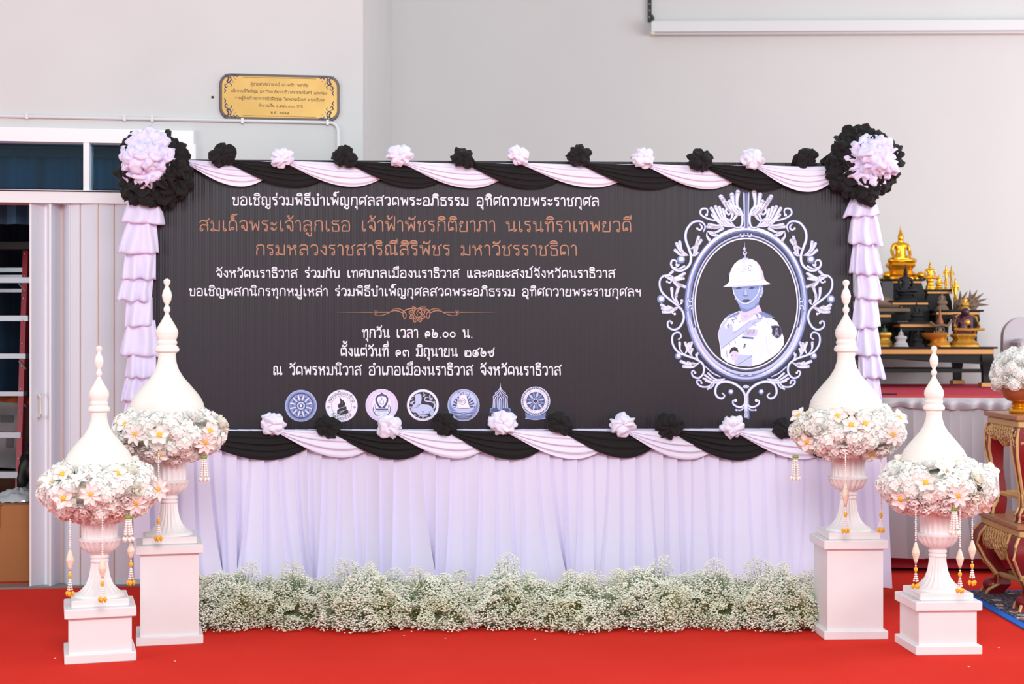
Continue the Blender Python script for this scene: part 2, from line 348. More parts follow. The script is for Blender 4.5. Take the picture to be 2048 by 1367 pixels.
M_pwhite = mat('print_white', srgb(238, 234, 252), .5)
M_porange = mat('print_copper', srgb(176, 122, 94), .5)
M_pblue = mat('print_blue', srgb(120, 138, 195), .5)
M_pblue2 = mat('print_pale_blue', srgb(190, 200, 240), .5)
M_pblue3 = mat('print_deep_blue', srgb(74, 78, 122), .5)
M_pink = mat('print_pale_mauve', srgb(216, 204, 238), .5)
M_pdark = mat('print_dark', srgb(44, 40, 48), .5)
PM = [M_pwhite, M_porange, M_pblue, M_pblue2, M_pblue3, M_pink, M_pdark]
WH, OR, BL, PB, DB, PK, DK = range(7)

# ---------------------------------------------------------------- planes measured from the photograph
BN = Plane(300, 8.47, 1700, 8.64)        # face of the banner
LW = Plane(0, 9.13, 726, 9.44)           # left part of the wall
BW = Plane(785, 13.2, 2048, 13.1)        # back wall behind the altar

# ---------------------------------------------------------------- floor and walls
m = MB(); m.add([(-9, -3, 0), (9, -3, 0), (9, 14.5, 0), (-9, 14.5, 0)], [(0, 1, 2, 3)]); m.add([(-9, -3, -.1), (9, -3, -.1), (9, 14.5, -.1), (-9, 14.5, -.1)], [(3, 2, 1, 0)])
mk('floor', m, M_carpet, kind='structure', smooth=False, world=False)
TOP = 5.6
u_l, u_r = LW.uz(-900, 300)[0], LW.uz(726, 300)[0]
uo, z_wt = LW.uz(388, 274)               # right end of the window frame, top of the window
z_tr = LW.uz(0, 380)[1]                  # bottom of the transom band
m = MB()
LW.ubox(m, u_l, u_r, z_wt, TOP, -.2, 0); LW.ubox(m, uo, u_r, 0, z_wt, -.2, 0); LW.ubox(m, u_l, LW.uz(-420, 320)[0], 0, z_wt, -.2, 0)
mk('wall_left', m, M_wall, kind='structure', smooth=False)
a = LW.pt(u_r, 0, 0); b = BW.P(785, 700); nrm = Vector((-(b.y - a.y), b.x - a.x)).normalized() * .2
m = MB(); vs = []
for z in (0, TOP):
    for q in ((a.x, a.y), (b.x, b.y), (b.x + nrm.x, b.y + nrm.y), (a.x + nrm.x, a.y + nrm.y)): vs.append((q[0], q[1] + (0 if True else 0), z))
m.add(vs, [(0, 3, 2, 1), (4, 5, 6, 7), (0, 1, 5, 4), (1, 2, 6, 5), (2, 3, 7, 6), (3, 0, 4, 7)])
mk('wall_side', m, M_wall, kind='structure', smooth=False)
m = MB(); BW.ubox(m, BW.uz(785, 500)[0] - .2, BW.uz(2048, 500)[0] + 3.2, 0, TOP, -.2, 0)
mk('wall_back', m, M_wall2, kind='structure', smooth=False)

# store room behind the folding door
M_navy = mat('teal_navy_curtain', srgb(44, 88, 122), .8, var=.3, vscale=2, var_rgb=srgb(32, 54, 78), stretch=(6, 6, .3))
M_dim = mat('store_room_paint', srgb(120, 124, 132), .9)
def wavy(plane, u0, u1, z0, z1, d, wl, amp, n=8, seed=0, top_pinch=0):
    m = MB(); N = int((u1 - u0) / wl * n) + 1; P = []; zs = [z0 + (z1 - z0) * k / 6 for k in range(7)]
    for i in range(N):
        u = u0 + (u1 - u0) * i / (N - 1); ph = u / wl * 2 * pi + 1.3 * noise.noise(Vector((u * 2.2, seed, 0)))
        for z in zs:
            P.append(plane.pt(u + .2 * amp * sin(ph * 2), z, d + amp * sin(ph) * (1 + .3 * noise.noise(Vector((u * 3, z, seed))))))
    m.grid(P, N, 7); return m
RB = Plane(-300, 11.6, 600, 11.9)
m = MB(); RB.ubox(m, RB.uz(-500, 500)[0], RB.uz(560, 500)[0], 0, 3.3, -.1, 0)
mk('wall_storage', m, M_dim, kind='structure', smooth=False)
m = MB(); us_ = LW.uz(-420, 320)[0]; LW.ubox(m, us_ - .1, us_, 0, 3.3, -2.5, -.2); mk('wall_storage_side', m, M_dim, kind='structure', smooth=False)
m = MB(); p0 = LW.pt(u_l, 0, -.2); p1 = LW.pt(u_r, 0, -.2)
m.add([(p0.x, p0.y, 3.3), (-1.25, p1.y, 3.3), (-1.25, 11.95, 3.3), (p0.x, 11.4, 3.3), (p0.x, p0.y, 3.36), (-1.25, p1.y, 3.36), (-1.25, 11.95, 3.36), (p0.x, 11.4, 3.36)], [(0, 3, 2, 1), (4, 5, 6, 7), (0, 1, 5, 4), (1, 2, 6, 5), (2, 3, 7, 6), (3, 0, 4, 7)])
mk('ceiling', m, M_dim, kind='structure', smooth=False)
o = mk('storage_curtain', wavy(RB, RB.uz(-260, 500)[0], RB.uz(420, 500)[0], .15, 3.0, .12, .16, .035, seed=3), M_navy,
       label='dark blue curtain hanging at the back of the storeroom behind the ladder', cat='curtain')

# transom window: frame, mullion, panes, curtain behind
win = thing('window_1', None, None, LW.pt(LW.uz(170, 320)[0], LW.uz(170, 373)[1], 0), LW.rot); win['kind'] = 'structure'
zt, zb = LW.uz(388, 274)[1], LW.uz(0, 373)[1]
uL, u_ri = LW.uz(-420, 320)[0], LW.uz(381, 320)[0]
m = MB()
LW.ubox(m, uL, uo, zt - .05, zt + .035, -.12, .035); LW.ubox(m, uo - .055, uo + .012, zb - .02, zt - .05, -.12, .035)
mk('window_frame', m, M_whitepaint, win, smooth=False)
m = MB(); LW.ubox(m, LW.uz(168, 320)[0], LW.uz(180, 320)[0], zb - .02, zt - .05, -.12, .03); mk('mullion', m, M_whitepaint, win, smooth=False)
M_glass = None
gm = bpy.data.materials.new('thin_glass'); gm.use_nodes = True; nt = gm.node_tree; nt.nodes.clear()
o1 = nt.nodes.new('ShaderNodeOutputMaterial'); mx = nt.nodes.new('ShaderNodeMixShader'); tr = nt.nodes.new('ShaderNodeBsdfTransparent'); gl = nt.nodes.new('ShaderNodeBsdfGlossy'); fr = nt.nodes.new('ShaderNodeFresnel')
tr.inputs[0].default_value = (.62, .8, .88, 1); gl.inputs[0].default_value = (.7, .85, 1, 1); gl.inputs['Roughness'].default_value = .08; fr.inputs[0].default_value = 1.45
nt.links.new(fr.outputs[0], mx.inputs[0]); nt.links.new(tr.outputs[0], mx.inputs[1]); nt.links.new(gl.outputs[0], mx.inputs[2]); nt.links.new(mx.outputs[0], o1.inputs[0])
for a_, b_ in ((uL, LW.uz(168, 320)[0]), (LW.uz(180, 320)[0], uo - .055)):
    m = MB(); LW.ubox(m, a_, b_, zb, zt - .05, -.07, -.064); mk('pane', m, gm, win, smooth=False)
zc = LW.uz(0, 296)[1]
mk('transom_curtain', wavy(LW, uL, uo + .25, zb - .2, zt - .09, -.36, .13, .022, seed=9), mat('blue_transom_curtain', srgb(46, 92, 124), .75, var=.28, vscale=2.4, var_rgb=srgb(40, 46, 56), stretch=(7, 7, .2)),
   label='blue pleated curtain seen through the transom window glass', cat='curtain')
m = MB(); LW.ubox(m, uL, uo + .2, zc - .012, zc + .03, -.31, -.29)
mk('curtain_rail', m, mat('dark_rail', srgb(30, 30, 34), .5), label='thin dark curtain rail behind the transom window glass', cat='curtain rail', smooth=False)

# folding door: header beam, track and the accordion of panels
z_h0, z_h1 = LW.uz(0, 405)[1], zb - .02
m = MB(); LW.ubox(m, uL, uo - .0, z_h0 + .075, z_h1 + .0, -.2, .05); mk('trim_1', m, M_whitepaint, kind='structure', smooth=False)
m = MB(); LW.ubox(m, uL, uo, z_h0, z_h0 + .068, -.16, .03); mk('trim_2', m, M_whitepaint, kind='structure', smooth=False)
door = thing('door_1', None, None, LW.pt(LW.uz(200, 900)[0], 0, 0), LW.rot); door['kind'] = 'structure'
xs = [61, 89, 101, 118, 139, 160, 196, 228, 264, 296, 332, 366, 388]
ds = [.00, -.05, .01, -.10, -.015, -.005, .01, -.0, .012, -.0, .012, 0, .01]
for i in range(len(xs) - 1):
    ua, ub = LW.uz(xs[i], 700)[0], LW.uz(xs[i + 1], 700)[0]; m = MB(); g = .004; d0, d1 = ds[i], ds[i + 1]; vs = []
    for z in (.008, z_h0 + .0):
        for (u, d) in ((ua + g, d0), (ub - g, d1), (ub - g, d1 - .014), (ua + g, d0 - .014)): vs.append(LW.pt(u, z, d))
    m.add(vs, [(0, 3, 2, 1), (4, 5, 6, 7), (0, 1, 5, 4), (1, 2, 6, 5), (2, 3, 7, 6), (3, 0, 4, 7)])
    mk('panel', m, M_pvc, door, smooth=False)
for i in range(len(xs)):
    u = LW.uz(xs[i], 700)[0]; m = MB(); LW.ubox(m, u - (.006 if i < 4 else .003), u + (.006 if i < 4 else .003), .01, z_h0 - .002, ds[i] - .02, ds[i] + .003)
    mk('hinge_strip', m, M_whitepaint if i in (0, 1, 2, 4) else M_seam, door, smooth=False)
m = MB(); u, z = LW.uz(82, 810); 
m.tube([LW.pt(u - .015, z + .07, -.02), LW.pt(u - .005, z + .065, .03), LW.pt(u + .005, z + .05, .035), LW.pt(u + .005, z - .05, .035), LW.pt(u - .005, z - .065, .03), LW.pt(u - .015, z - .07, -.02)], .008, 8)
mk('door_handle', m, mat('cream_plastic', srgb(226, 222, 205), .4), door)
m = MB(); LW.ubox(m, uL, uo, 0, .012, -.12, .04); mk('trim_3', m, mat('door_track_metal', srgb(150, 150, 150), .4, metal=.6), kind='structure', smooth=False)

# conduit pipe, screw, plaque
M_pipe = mat('white_pipe', srgb(214, 213, 216), .4)
cd = thing('conduit_pipe', 'white plastic conduit pipe running along the wall below the gold plaque', 'pipe', LW.P(300, 240, .012), LW.rot)
u1, z1 = LW.uz(676, 246); u0 = LW.uz(-300, 240)[0]
m = MB(); pts = [LW.pt(u0, z1, .014), LW.pt(u1 - .05, z1, .014)] + [LW.pt(u1 - .05 + .05 * sin(radians(k * 15)), z1 - .05 + .05 * cos(radians(k * 15)), .014) for k in range(1, 7)] + [LW.pt(u1, z1 - 1.3, .014)]
m.tube(pts, .011, 10); mk('pipe', m, M_pipe, cd)
for px in (55, 250, 305, 485, 655):
    m = MB(); uu = LW.uz(px, 240)[0]; LW.ubox(m, uu - .008, uu + .008, z1 - .017, z1 + .017, 0, .028); mk('pipe_clip', m, M_pipe, cd, smooth=False)
m = MB(); m.ball(LW.P(425, 194, .004), .008, 8, 5); mk('wall_plug', m, mat('dark_plug', srgb(50, 45, 45), .7), label='tiny dark screw plug in the wall left of the gold plaque', cat='screw')

pq = thing('wall_plaque', 'gold rounded rectangular wall plaque with dark border and Thai inscription', 'plaque', LW.P(558, 243, 0), LW.rot)
def rrect(u0, u1, z0, z1, r, n=8):
    P = []
    for cx_, cz_, a0 in ((u1 - r, z1 - r, 0), (u0 + r, z1 - r, 90), (u0 + r, z0 + r, 180), (u1 - r, z0 + r, 270)):
        for k in range(n + 1):
            a = radians(a0 + 90 * k / n); P.append((cx_ + r * cos(a), cz_ + r * sin(a)))
    return P
pu0, pz1 = LW.uz(439, 147); pu1, _ = LW.uz(679, 150); pz0 = LW.uz(439, 239)[1]
def slab(plane, loop, d0, d1, bev=.003):
    m = MB(); n = len(loop); c = (sum(p[0] for p in loop) / n, sum(p[1] for p in loop) / n); P = []
    for d, k in ((d0, 0), (d1 - bev, 0), (d1, bev)):
        for p in loop:
            v = Vector((p[0] - c[0], p[1] - c[1])); v = v * (1 - k / v.length); P.append(plane.pt(c[0] + v.x, c[1] + v.y, d))
    fs = [(j * n + i, j * n + (i + 1) % n, (j + 1) * n + (i + 1) % n, (j + 1) * n + i) for j in range(2) for i in range(n)] + [tuple(range(2 * n, 3 * n)), tuple(reversed(range(n)))]
    return m.add(P, fs)
mk('backing', slab(LW, rrect(pu0, pu1, pz0, pz1, .07), 0, .018), mat('dark_brown_edge', srgb(66, 38, 36), .4), pq)
M_gold_plate = mat('brushed_gold_plate', srgb(176, 134, 58), .42, metal=.25, var=.3, vscale=5, var_rgb=srgb(196, 158, 84), spec=.5)
mk('gold_plate', slab(LW, rrect(pu0 + .015, pu1 - .015, pz0 + .015, pz1 - .015, .058), .012, .021), M_gold_plate, pq)
pr = Print(LW, .0213); M_eng = mat('engraved_brown', srgb(92, 68, 44), .6); M_navyp = mat('navy_enamel', srgb(28, 30, 78), .5)
def slp(px, py): return py + (px - 558) * .0265      # the plaque hangs level: shift by the wall's perspective
for t, xa, xb, y in (("ผู้ช่วยศาสตราจารย์ ดร.จงรัก พลาศัย", 501, 617, 172), ("อธิการบดีกิตติคุณ มหาวิทยาลัยนราธิวาสราชนครินทร์ และคณะ", 462, 655, 186.5),
                     ("รวมผู้จัดสร้างอาคารปฏิบัติธรรม วัดพรหมนิวาส จ.นราธิวาส", 470, 649, 200.5), ("จำนวนเงิน ๑,๘๕๐,๐๐๐ บาท", 517, 606, 214.5), ("พ.ศ. ๒๕๕๕", 541, 579, 228)):
    thai_line(pr, t, xa, xb, slp(xa, y), slp(xb, y), 4.8, .75, 0)
for y in (156, 232.5): pr.stroke([(486, slp(486, y)), (632, slp(632, y))], .8, 0, smooth=False)
mk('inscription', pr.mb, M_eng, pq, smooth=False)
pr = Print(LW, .0214)
for sx, sy in ((1, 1), (-1, 1), (1, -1), (-1, -1)):
    def q(x, y): X = 558 + sx * (x - 558); Y = 194 + sy * (y - 194); return (X, slp(X, Y))
    for s, wd in (([(451,155),(455,154),(457,160),(454,166),(459,167),(462,160),(458,156)], 2.2), ([(463,163),(461,155),(464,152),(468,156)], 1.5), ([(468,157),(470,151),(474,155),(478,151)], 1.7),
                  ([(455,170),(450,172),(452,178),(456,174)], 1.6), ([(449,180),(451,184),(448,189)], 1.7), ([(460,169),(463,172),(461,176)], 1.2), ([(465,164),(467,168)], 1.2), ([(470,160),(473,161)], 1.1)):
        pr.stroke([q(*p) for p in s], (lambda w_: (lambda t: w_ * (.35 + .65 * sin(pi * min(1, t * .9 + .1)))))(wd * 1.45), 0)
mk('corner_ornament', pr.mb, M_navyp, pq, smooth=False)
for px_, py_ in ((446, 150), (671, 150), (446, 236), (671, 236)):
    m = MB(); m.ball(LW.P(px_ + (4 if px_ < 500 else -4), slp(px_, py_), .021), .003, 8, 4); mk('screw', m, M_eng, pq)

# white projector-screen casing and its black chain on the back wall
cs = thing('screen_casing', 'long white projector screen casing high on the wall at the upper right', 'casing', BW.P(1650, 68, 0), BW.rot)
ca, cz1 = BW.uz(1303, 42, .12); cb = ca + 4.6; cz0 = BW.uz(1303, 63, .12)[1]
m = MB(); BW.ubox(m, ca, cb, cz0, cz1, .0, .12); mk('casing_body', m, mat('casing_white', srgb(216, 216, 220), .4), cs, smooth=False)
m = MB(); m.tube([BW.pt(ca + .03, cz0 - .008, .07), BW.pt(cb, cz0 - .008, .07)], .014, 10); mk('screen_roll_bar', m, mat('bar_grey', srgb(200, 198, 198), .4), cs)
m = MB(); m.bevbox(BW.pt(ca + .012, cz0 - .004, .07), (.035, .07, .035), .006, Matrix.Rotation(BW.rot, 3, 'Z')); mk('end_cap', m, mat('cream_plastic', srgb(226, 222, 205), .4), cs)
ch = thing('slotted_bracket', 'short black slotted bracket on the wall above the white screen casing', 'bracket', BW.P(1299, 46, .0), BW.rot)
m = MB(); bu = BW.uz(1299, 20)[0]; bz0 = BW.uz(1299, 45)[1]
BW.ubox(m, bu - .016, bu - .010, bz0, bz0 + .9, 0, .03); BW.ubox(m, bu + .010, bu + .016, bz0, bz0 + .9, 0, .03)
for k in range(16): BW.ubox(m, bu - .010, bu + .010, bz0 + k * .058, bz0 + k * .058 + .036, .0, .02)
mk('slotted_rail', m, mat('black_iron', srgb(48, 48, 52), .5), ch, smooth=False)
m = MB(); BW.ubox(m, bu + .01, bu + .04, bz0 + .02, bz0 + .045, 0, .03); BW.ubox(m, bu + .018, bu + .03, bz0 + .01, bz0 + .06, .0, .04); mk('bracket_hook', m, MATS['black_iron'], ch, smooth=False)

# ---------------------------------------------------------------- the memorial banner board
bn = thing('banner_board', 'large dark printed memorial banner with Thai text and an oval portrait, standing in the middle', 'banner', BN.pt(0, 0, 0) + Vector((2.03, 0.09, 0)), BN.rot)
R_B = Matrix.Rotation(BN.rot, 3, 'Z')
m = MB(); ub0, ub1 = BN.uz(296, 600)[0], BN.uz(1706, 600)[0]; zb1, zb0 = BN.uz(1000, 322)[1], BN.uz(1000, 864)[1]
BN.ubox(m, ub0, ub1, zb0, zb1, -.05, 0); mk('vinyl_panel', m, M_vinyl, bn, smooth=False)
m = MB(); us0, us1 = BN.uz(292, 1000)[0], BN.uz(1732, 1000)[0]
BN.ubox(m, us0 + .01, us1 - .01, 0.0, zb0 - .002, -.05, -.012); mk('lower_board', m, M_board, bn, smooth=False)
m = MB()
for uu in (ub0 + .2, ub0 + 1.4, ub1 - 1.4, ub1 - .2):
    BN.ubox(m, uu, uu + .04, 0, zb1 - .1, -.09, -.052)
    m.tube([BN.pt(uu + .02, 1.5, -.08), BN.pt(uu + .02, .02, -.38)], .018, 6)
mk('rear_strut', m, mat('grey_steel', srgb(120, 120, 125), .5, metal=.5), bn, smooth=False)

LN = [("ขอเชิญร่วมพิธีบำเพ็ญกุศลสวดพระอภิธรรม อุทิศถวายพระราชกุศล", 464, 1200, 410, 412, 16.8, 2.35, WH, 'top line of white Thai lettering'),
      ("สมเด็จพระเจ้าลูกเธอ เจ้าฟ้าพัชรกิติยาภา นเรนทิราเทพยวดี", 398, 1266, 462, 463.5, 21.5, 2.3, OR, 'large copper Thai lettering, upper of the two copper lines'),
      ("กรมหลวงราชสาริณีสิริพัชร มหาวัชรราชธิดา", 511, 1157, 510, 511, 21.0, 2.3, OR, 'large copper Thai lettering, lower of the two copper lines'),
      ("จังหวัดนราธิวาส ร่วมกับ เทศบาลเมืองนราธิวาส และคณะสงฆ์จังหวัดนราธิวาส", 432, 1232, 554.5, 555, 14.6, 2.15, WH, 'white Thai lettering directly below the copper lines'),
      ("ขอเชิญพสกนิกรทุกหมู่เหล่า ร่วมพิธีบำเพ็ญกุศลสวดพระอภิธรรม อุทิศถวายพระราชกุศลฯ", 378, 1284, 591, 592, 14.6, 2.15, WH, 'longest line of white Thai lettering'),
      ("ทุกวัน เวลา ๑๖.๐๐ น.", 724, 948, 675, 675, 16.8, 2.35, WH, 'short line of white Thai lettering giving the time'),
      ("ตั้งแต่วันที่ ๑๓ มิถุนายน ๒๕๖๙", 681, 991, 712, 712.5, 16.8, 2.35, WH, 'line of white Thai lettering giving the date'),
      ("ณ วัดพรหมนิวาส อำเภอเมืองนราธิวาส จังหวัดนราธิวาส", 546, 1124, 749.5, 750, 17.5, 2.4, WH, 'bottom line of white Thai lettering above the emblems')]
for t, xa, xb, ya, yb, h, wd, mi, lab in LN:
    pr = Print(BN); thai_line(pr, t, xa, xb, ya, yb, h, wd, 0, 0)
    mk('lettering', pr.mb, PM[mi], bn, smooth=False, label=lab)
# copper divider with a lotus in the middle
pr = Print(BN); DX = lambda x: 650 + x / 5.689; DY = lambda y: 600 + y / 5.689
def D(pts): return [(DX(x), DY(y)) for x, y in pts]
tp = lambda a, b: (lambda t: a + (b - a) * t)
for sgn in (1, -1):
    q = lambda pts: D([(x if sgn > 0 else 2078 - x, y) for x, y in pts])
    pr.stroke(q([(120, 136), (540, 136)]), tp(.2, 1.6), 0, smooth=False); pr.stroke(q([(605, 136), (720, 136)]), 1.8, 0, smooth=False)
    pr.ell(*q([(577, 137)])[0], 2, 2, 0); pr.ring(*q([(577, 137)])[0], 4.2, 4.2, .5, 0, n=20)
    pr.stroke(q([(550, 140), (575, 168), (630, 175), (700, 155), (760, 125), (820, 120), (885, 145)]), tp(.5, 2.0), 0)
    pr.stroke(q([(765, 105), (820, 96), (870, 108), (905, 140)]), tp(.6, 2.2), 0)
    pr.stroke(q([(905, 215), (888, 175), (890, 135), (930, 105), (990, 92), (1030, 97)]), tp(1.4, 2.4), 0)
    pr.stroke(q([(905, 215), (924, 180), (915, 145), (900, 130)]), tp(1.4, 1.4), 0)
for a in range(-20, 240, 43):
    r0, r1 = 44, 100; c, s = cos(radians(a)), sin(radians(a)); P = lambda r, k: (1050 + r * c - k * s, 158 + r * s + k * c)
    pr.stroke(D([P(r0, 0), P(68, 24), P(r1, 0)]), 1.6, 0); pr.stroke(D([P(r1, 0), P(68, -24), P(r0, 0)]), 1.6, 0); pr.stroke(D([P(60, 0), P(78, 0)]), 1.2, 0)
pr.stroke(D([(1150, 78), (1090, 78), (1030, 110), (1012, 150), (1040, 190), (1085, 185), (1095, 150), (1070, 140)]), tp(.8, 2.0), 0)
pr.stroke(D([(1180, 110), (1130, 98), (1080, 105), (1045, 140), (1055, 170)]), tp(2.0, 1.2), 0)
mk('divider_ornament', pr.mb, M_porange, bn, smooth=False, label='copper scroll divider with a small lotus')

def emblem(draw, lab): pr = Print(BN); draw(pr); mk('emblem', pr.mb, PM, bn, smooth=False, label=lab)
def e1(p):
    x, y, r = 602, 811, 32; p.ell(x, y, r, r, BL, 0); p.ring(x, y, r - 1, r - 1, .9, PB, 1); p.ring(x, y, r - 3.2, r - 3.2, .6, PB, 1); p.ring(x, y, 24, 24, 3.4, DB, 1); p.ring(x, y, 22.8, 22.8, .6, PB, 2)
    for k in range(60): a = k * 6; p.ell(x + 29.9 * cos(radians(a)), y + 29.9 * sin(radians(a)), .5, .5, PB, 1, 6)
    for k in range(12):
        a = radians(k * 30 + 15); c, s = cos(a), sin(a)
        p.stroke([(x + 10 * c, y + 10 * s), (x + 21 * c, y + 21 * s)], tp(1.2, 3.0), WH, 2, smooth=False)
        a2 = radians(k * 30); p.ell(x + 17 * cos(a2), y + 17 * sin(a2), 1.6, 1.6, DB, 2, 8); p.ell(x + 20.5 * cos(a2), y + 20.5 * sin(a2), 1.0, 1.0, PB, 2, 8)
    p.ring(x, y, 9.5, 9.5, 1.5, DB, 3); p.ell(x, y, 7.8, 7.8, PB, 3); p.ell(x, y, 5, 5, DB, 4, 16); p.ell(x, y, 2.8, 2.8, WH, 5, 12)
def e2(p):
    x, y, r = 683, 811, 32.3; p.ell(x, y, r, r, PB, 0); p.ell(x, y, 31.5, 31.5, WH, 1); p.ring(x, y, 20, 20, .6, DB, 2)
    thai_arc(p, "เทศบาลเมืองนราธิวาส", x, y, 22.3, 0, 152, 5.2, .75, DB, 2); thai_arc(p, "จังหวัดนราธิวาส", x, y, 28, 180, 100, 5.2, .75, DB, 2, inside=True)
    for sx in (-1, 1):
        cx_ = x + sx * 26; p.poly([(cx_ - 3, y + 3), (cx_, y), (cx_ + 3, y + 3), (cx_, y + 6)], BL, 2); p.stroke([(cx_ - 1.5, y + 3), (cx_ + 1.5, y + 3)], .8, WH, 3, smooth=False)
    Z = lambda a, b: (560 + a / 7.062, 760 + b / 7.062)
    p.poly([Z(*q) for q in ((840,230),(862,262),(900,290),(925,330),(915,355),(940,380),(940,405),(965,430),(968,455),(930,480),(870,488),(835,495),(822,478),(806,470),(808,425),(835,400),(818,375),(822,340),(852,318),(850,290))], DK, 2)
    for q in (((925,365),(880,385),(835,395)), ((945,410),(890,430),(830,450)), ((900,440),(850,462),(830,485))): p.stroke([Z(*t) for t in q], tp(.5, 1.3), PB, 3)
    p.stroke([Z(855, 250), Z(880, 300), Z(875, 340)], .5, BL, 3)
def e3(p):
    x, y, r = 763.5, 810, 32.5; p.ell(x, y, r, r, PK, 0); p.ring(x, y, 31.8, 31.8, .6, WH, 1); p.ell(x, y, 19, 25, WH, 1)
    for k in range(16):
        for sx in (-1, 1):
            a = radians(-62 + k * 8); cx_, cy_ = x + sx * 24.5 * cos(a), y + 26 * sin(a); p.stroke([(cx_ - 2, cy_), (cx_, cy_ - 2), (cx_ + 1.6, cy_), (cx_, cy_ + 1)], .7, WH, 1, n=3)
    Z = lambda a, b: (560 + a / 7.062, 760 + b / 7.062)
    p.poly([Z(*q) for q in ((1438,170),(1455,190),(1505,212),(1530,250),(1528,300),(1505,350),(1480,395),(1400,395),(1372,350),(1347,300),(1345,250),(1372,212),(1420,190))], DB, 2)
    p.poly([Z(*q) for q in ((1438,222),(1490,232),(1506,262),(1500,305),(1478,345),(1440,385),(1400,345),(1380,305),(1372,262),(1388,232))], WH, 3)
    p.stroke([Z(*q) for q in ((1438,245),(1432,275),(1412,292),(1415,325),(1438,340),(1462,325),(1463,292),(1444,275),(1438,245))], .8, BL, 4); p.stroke([Z(1412,332), Z(1465,332)], .7, BL, 4, smooth=False)
    p.poly([Z(*q) for q in ((1350,400),(1525,400),(1530,418),(1345,418))], DB, 3); p.poly([Z(*q) for q in ((1365,426),(1512,426),(1512,448),(1365,448))], BL, 3); p.stroke([Z(1368,436), Z(1508,436)], .8, WH, 4, smooth=False)
    for sx in (-1, 1):
        q = lambda pts: [Z(1438 + sx * a, b) for a, b in pts]
        p.stroke(q([(90, 330), (110, 360), (120, 400), (112, 450), (90, 480)]), tp(.6, 1.8), DB, 3); p.stroke(q([(118, 385), (124, 420)]), .8, DB, 3); p.stroke(q([(88, 355), (96, 400)]), .9, DB, 3); p.stroke(q([(85, 425), (98, 455)]), .8, DB, 3)
        p.stroke(q([(10, 478), (40, 470), (80, 480), (70, 500), (30, 498)]), 1.2, BL, 3)
    thai_arc(p, "สำนักงานพระพุทธศาสนา", x, y, 30.5, 180, 70, 3, .5, WH, 2, inside=True) if False else None
    for k in range(14): a = radians(62 + k * 4.2); p.stroke([(x + 25.5 * cos(a), y + 25.5 * sin(a)), (x + 28 * cos(a), y + 28 * sin(a))], .6, WH, 2, smooth=False)
ZB = lambda a, b: (810 + a / 6.827, 760 + b / 6.827)
def e4(p):
    x, y, r = 845.6, 809.8, 32; p.ell(x, y, r, r, PB, 0); p.ell(x, y, 31, 31, WH, 1); p.ell(x, y, 27, 27, DK, 2); S = lambda pts: [ZB(*q) for q in pts]
    p.poly(S([(140,205),(165,190),(200,182),(222,200),(228,240),(222,285),(215,325),(260,330),(320,335),(360,360),(385,395),(395,425),(400,455),(370,480),(340,470),(335,450),(300,455),(262,470),(215,462),(170,455),(150,440),(110,440),(95,410),(98,370),(108,340),(125,330),(145,300),(135,270),(142,245),(130,225)]), PB, 3)
    p.stroke(S([(385,395),(408,350),(395,310),(350,290),(300,285),(270,270),(280,235),(305,232)]), tp(3.2, 1.8), PB, 3)
    p.stroke(S([(110,330),(95,300),(120,290)]), 2.6, PB, 3); p.stroke(S([(185,465),(240,485),(300,480)]), 3.4, PB, 3); p.stroke(S([(110,430),(85,400),(100,370)]), 2.2, PB, 3)
    for c in (((205,330),(180,360),(120,380)), ((215,325),(160,345)), ((225,430),(255,425),(255,445)), ((340,470),(330,440),(355,420))): p.stroke(S(c), .8, DB, 4)
    for c in (((255,170),(262,200),(248,220)), ((275,195),(262,215)), ((350,230),(335,215),(345,200)), ((395,290),(420,300)), ((340,265),(370,262)), ((330,235),(350,250),(375,240)), ((70,310),(95,320)), ((105,250),(85,262)), ((120,215),(100,225)), ((60,370),(85,365)), ((170,190),(150,185)), ((350,500),(375,485)), ((240,515),(260,500)), ((130,465),(150,480)), ((385,440),(405,430)), ((180,510),(200,490)), ((300,512),(320,500))): p.stroke(S(c), 1.8, PB, 3)
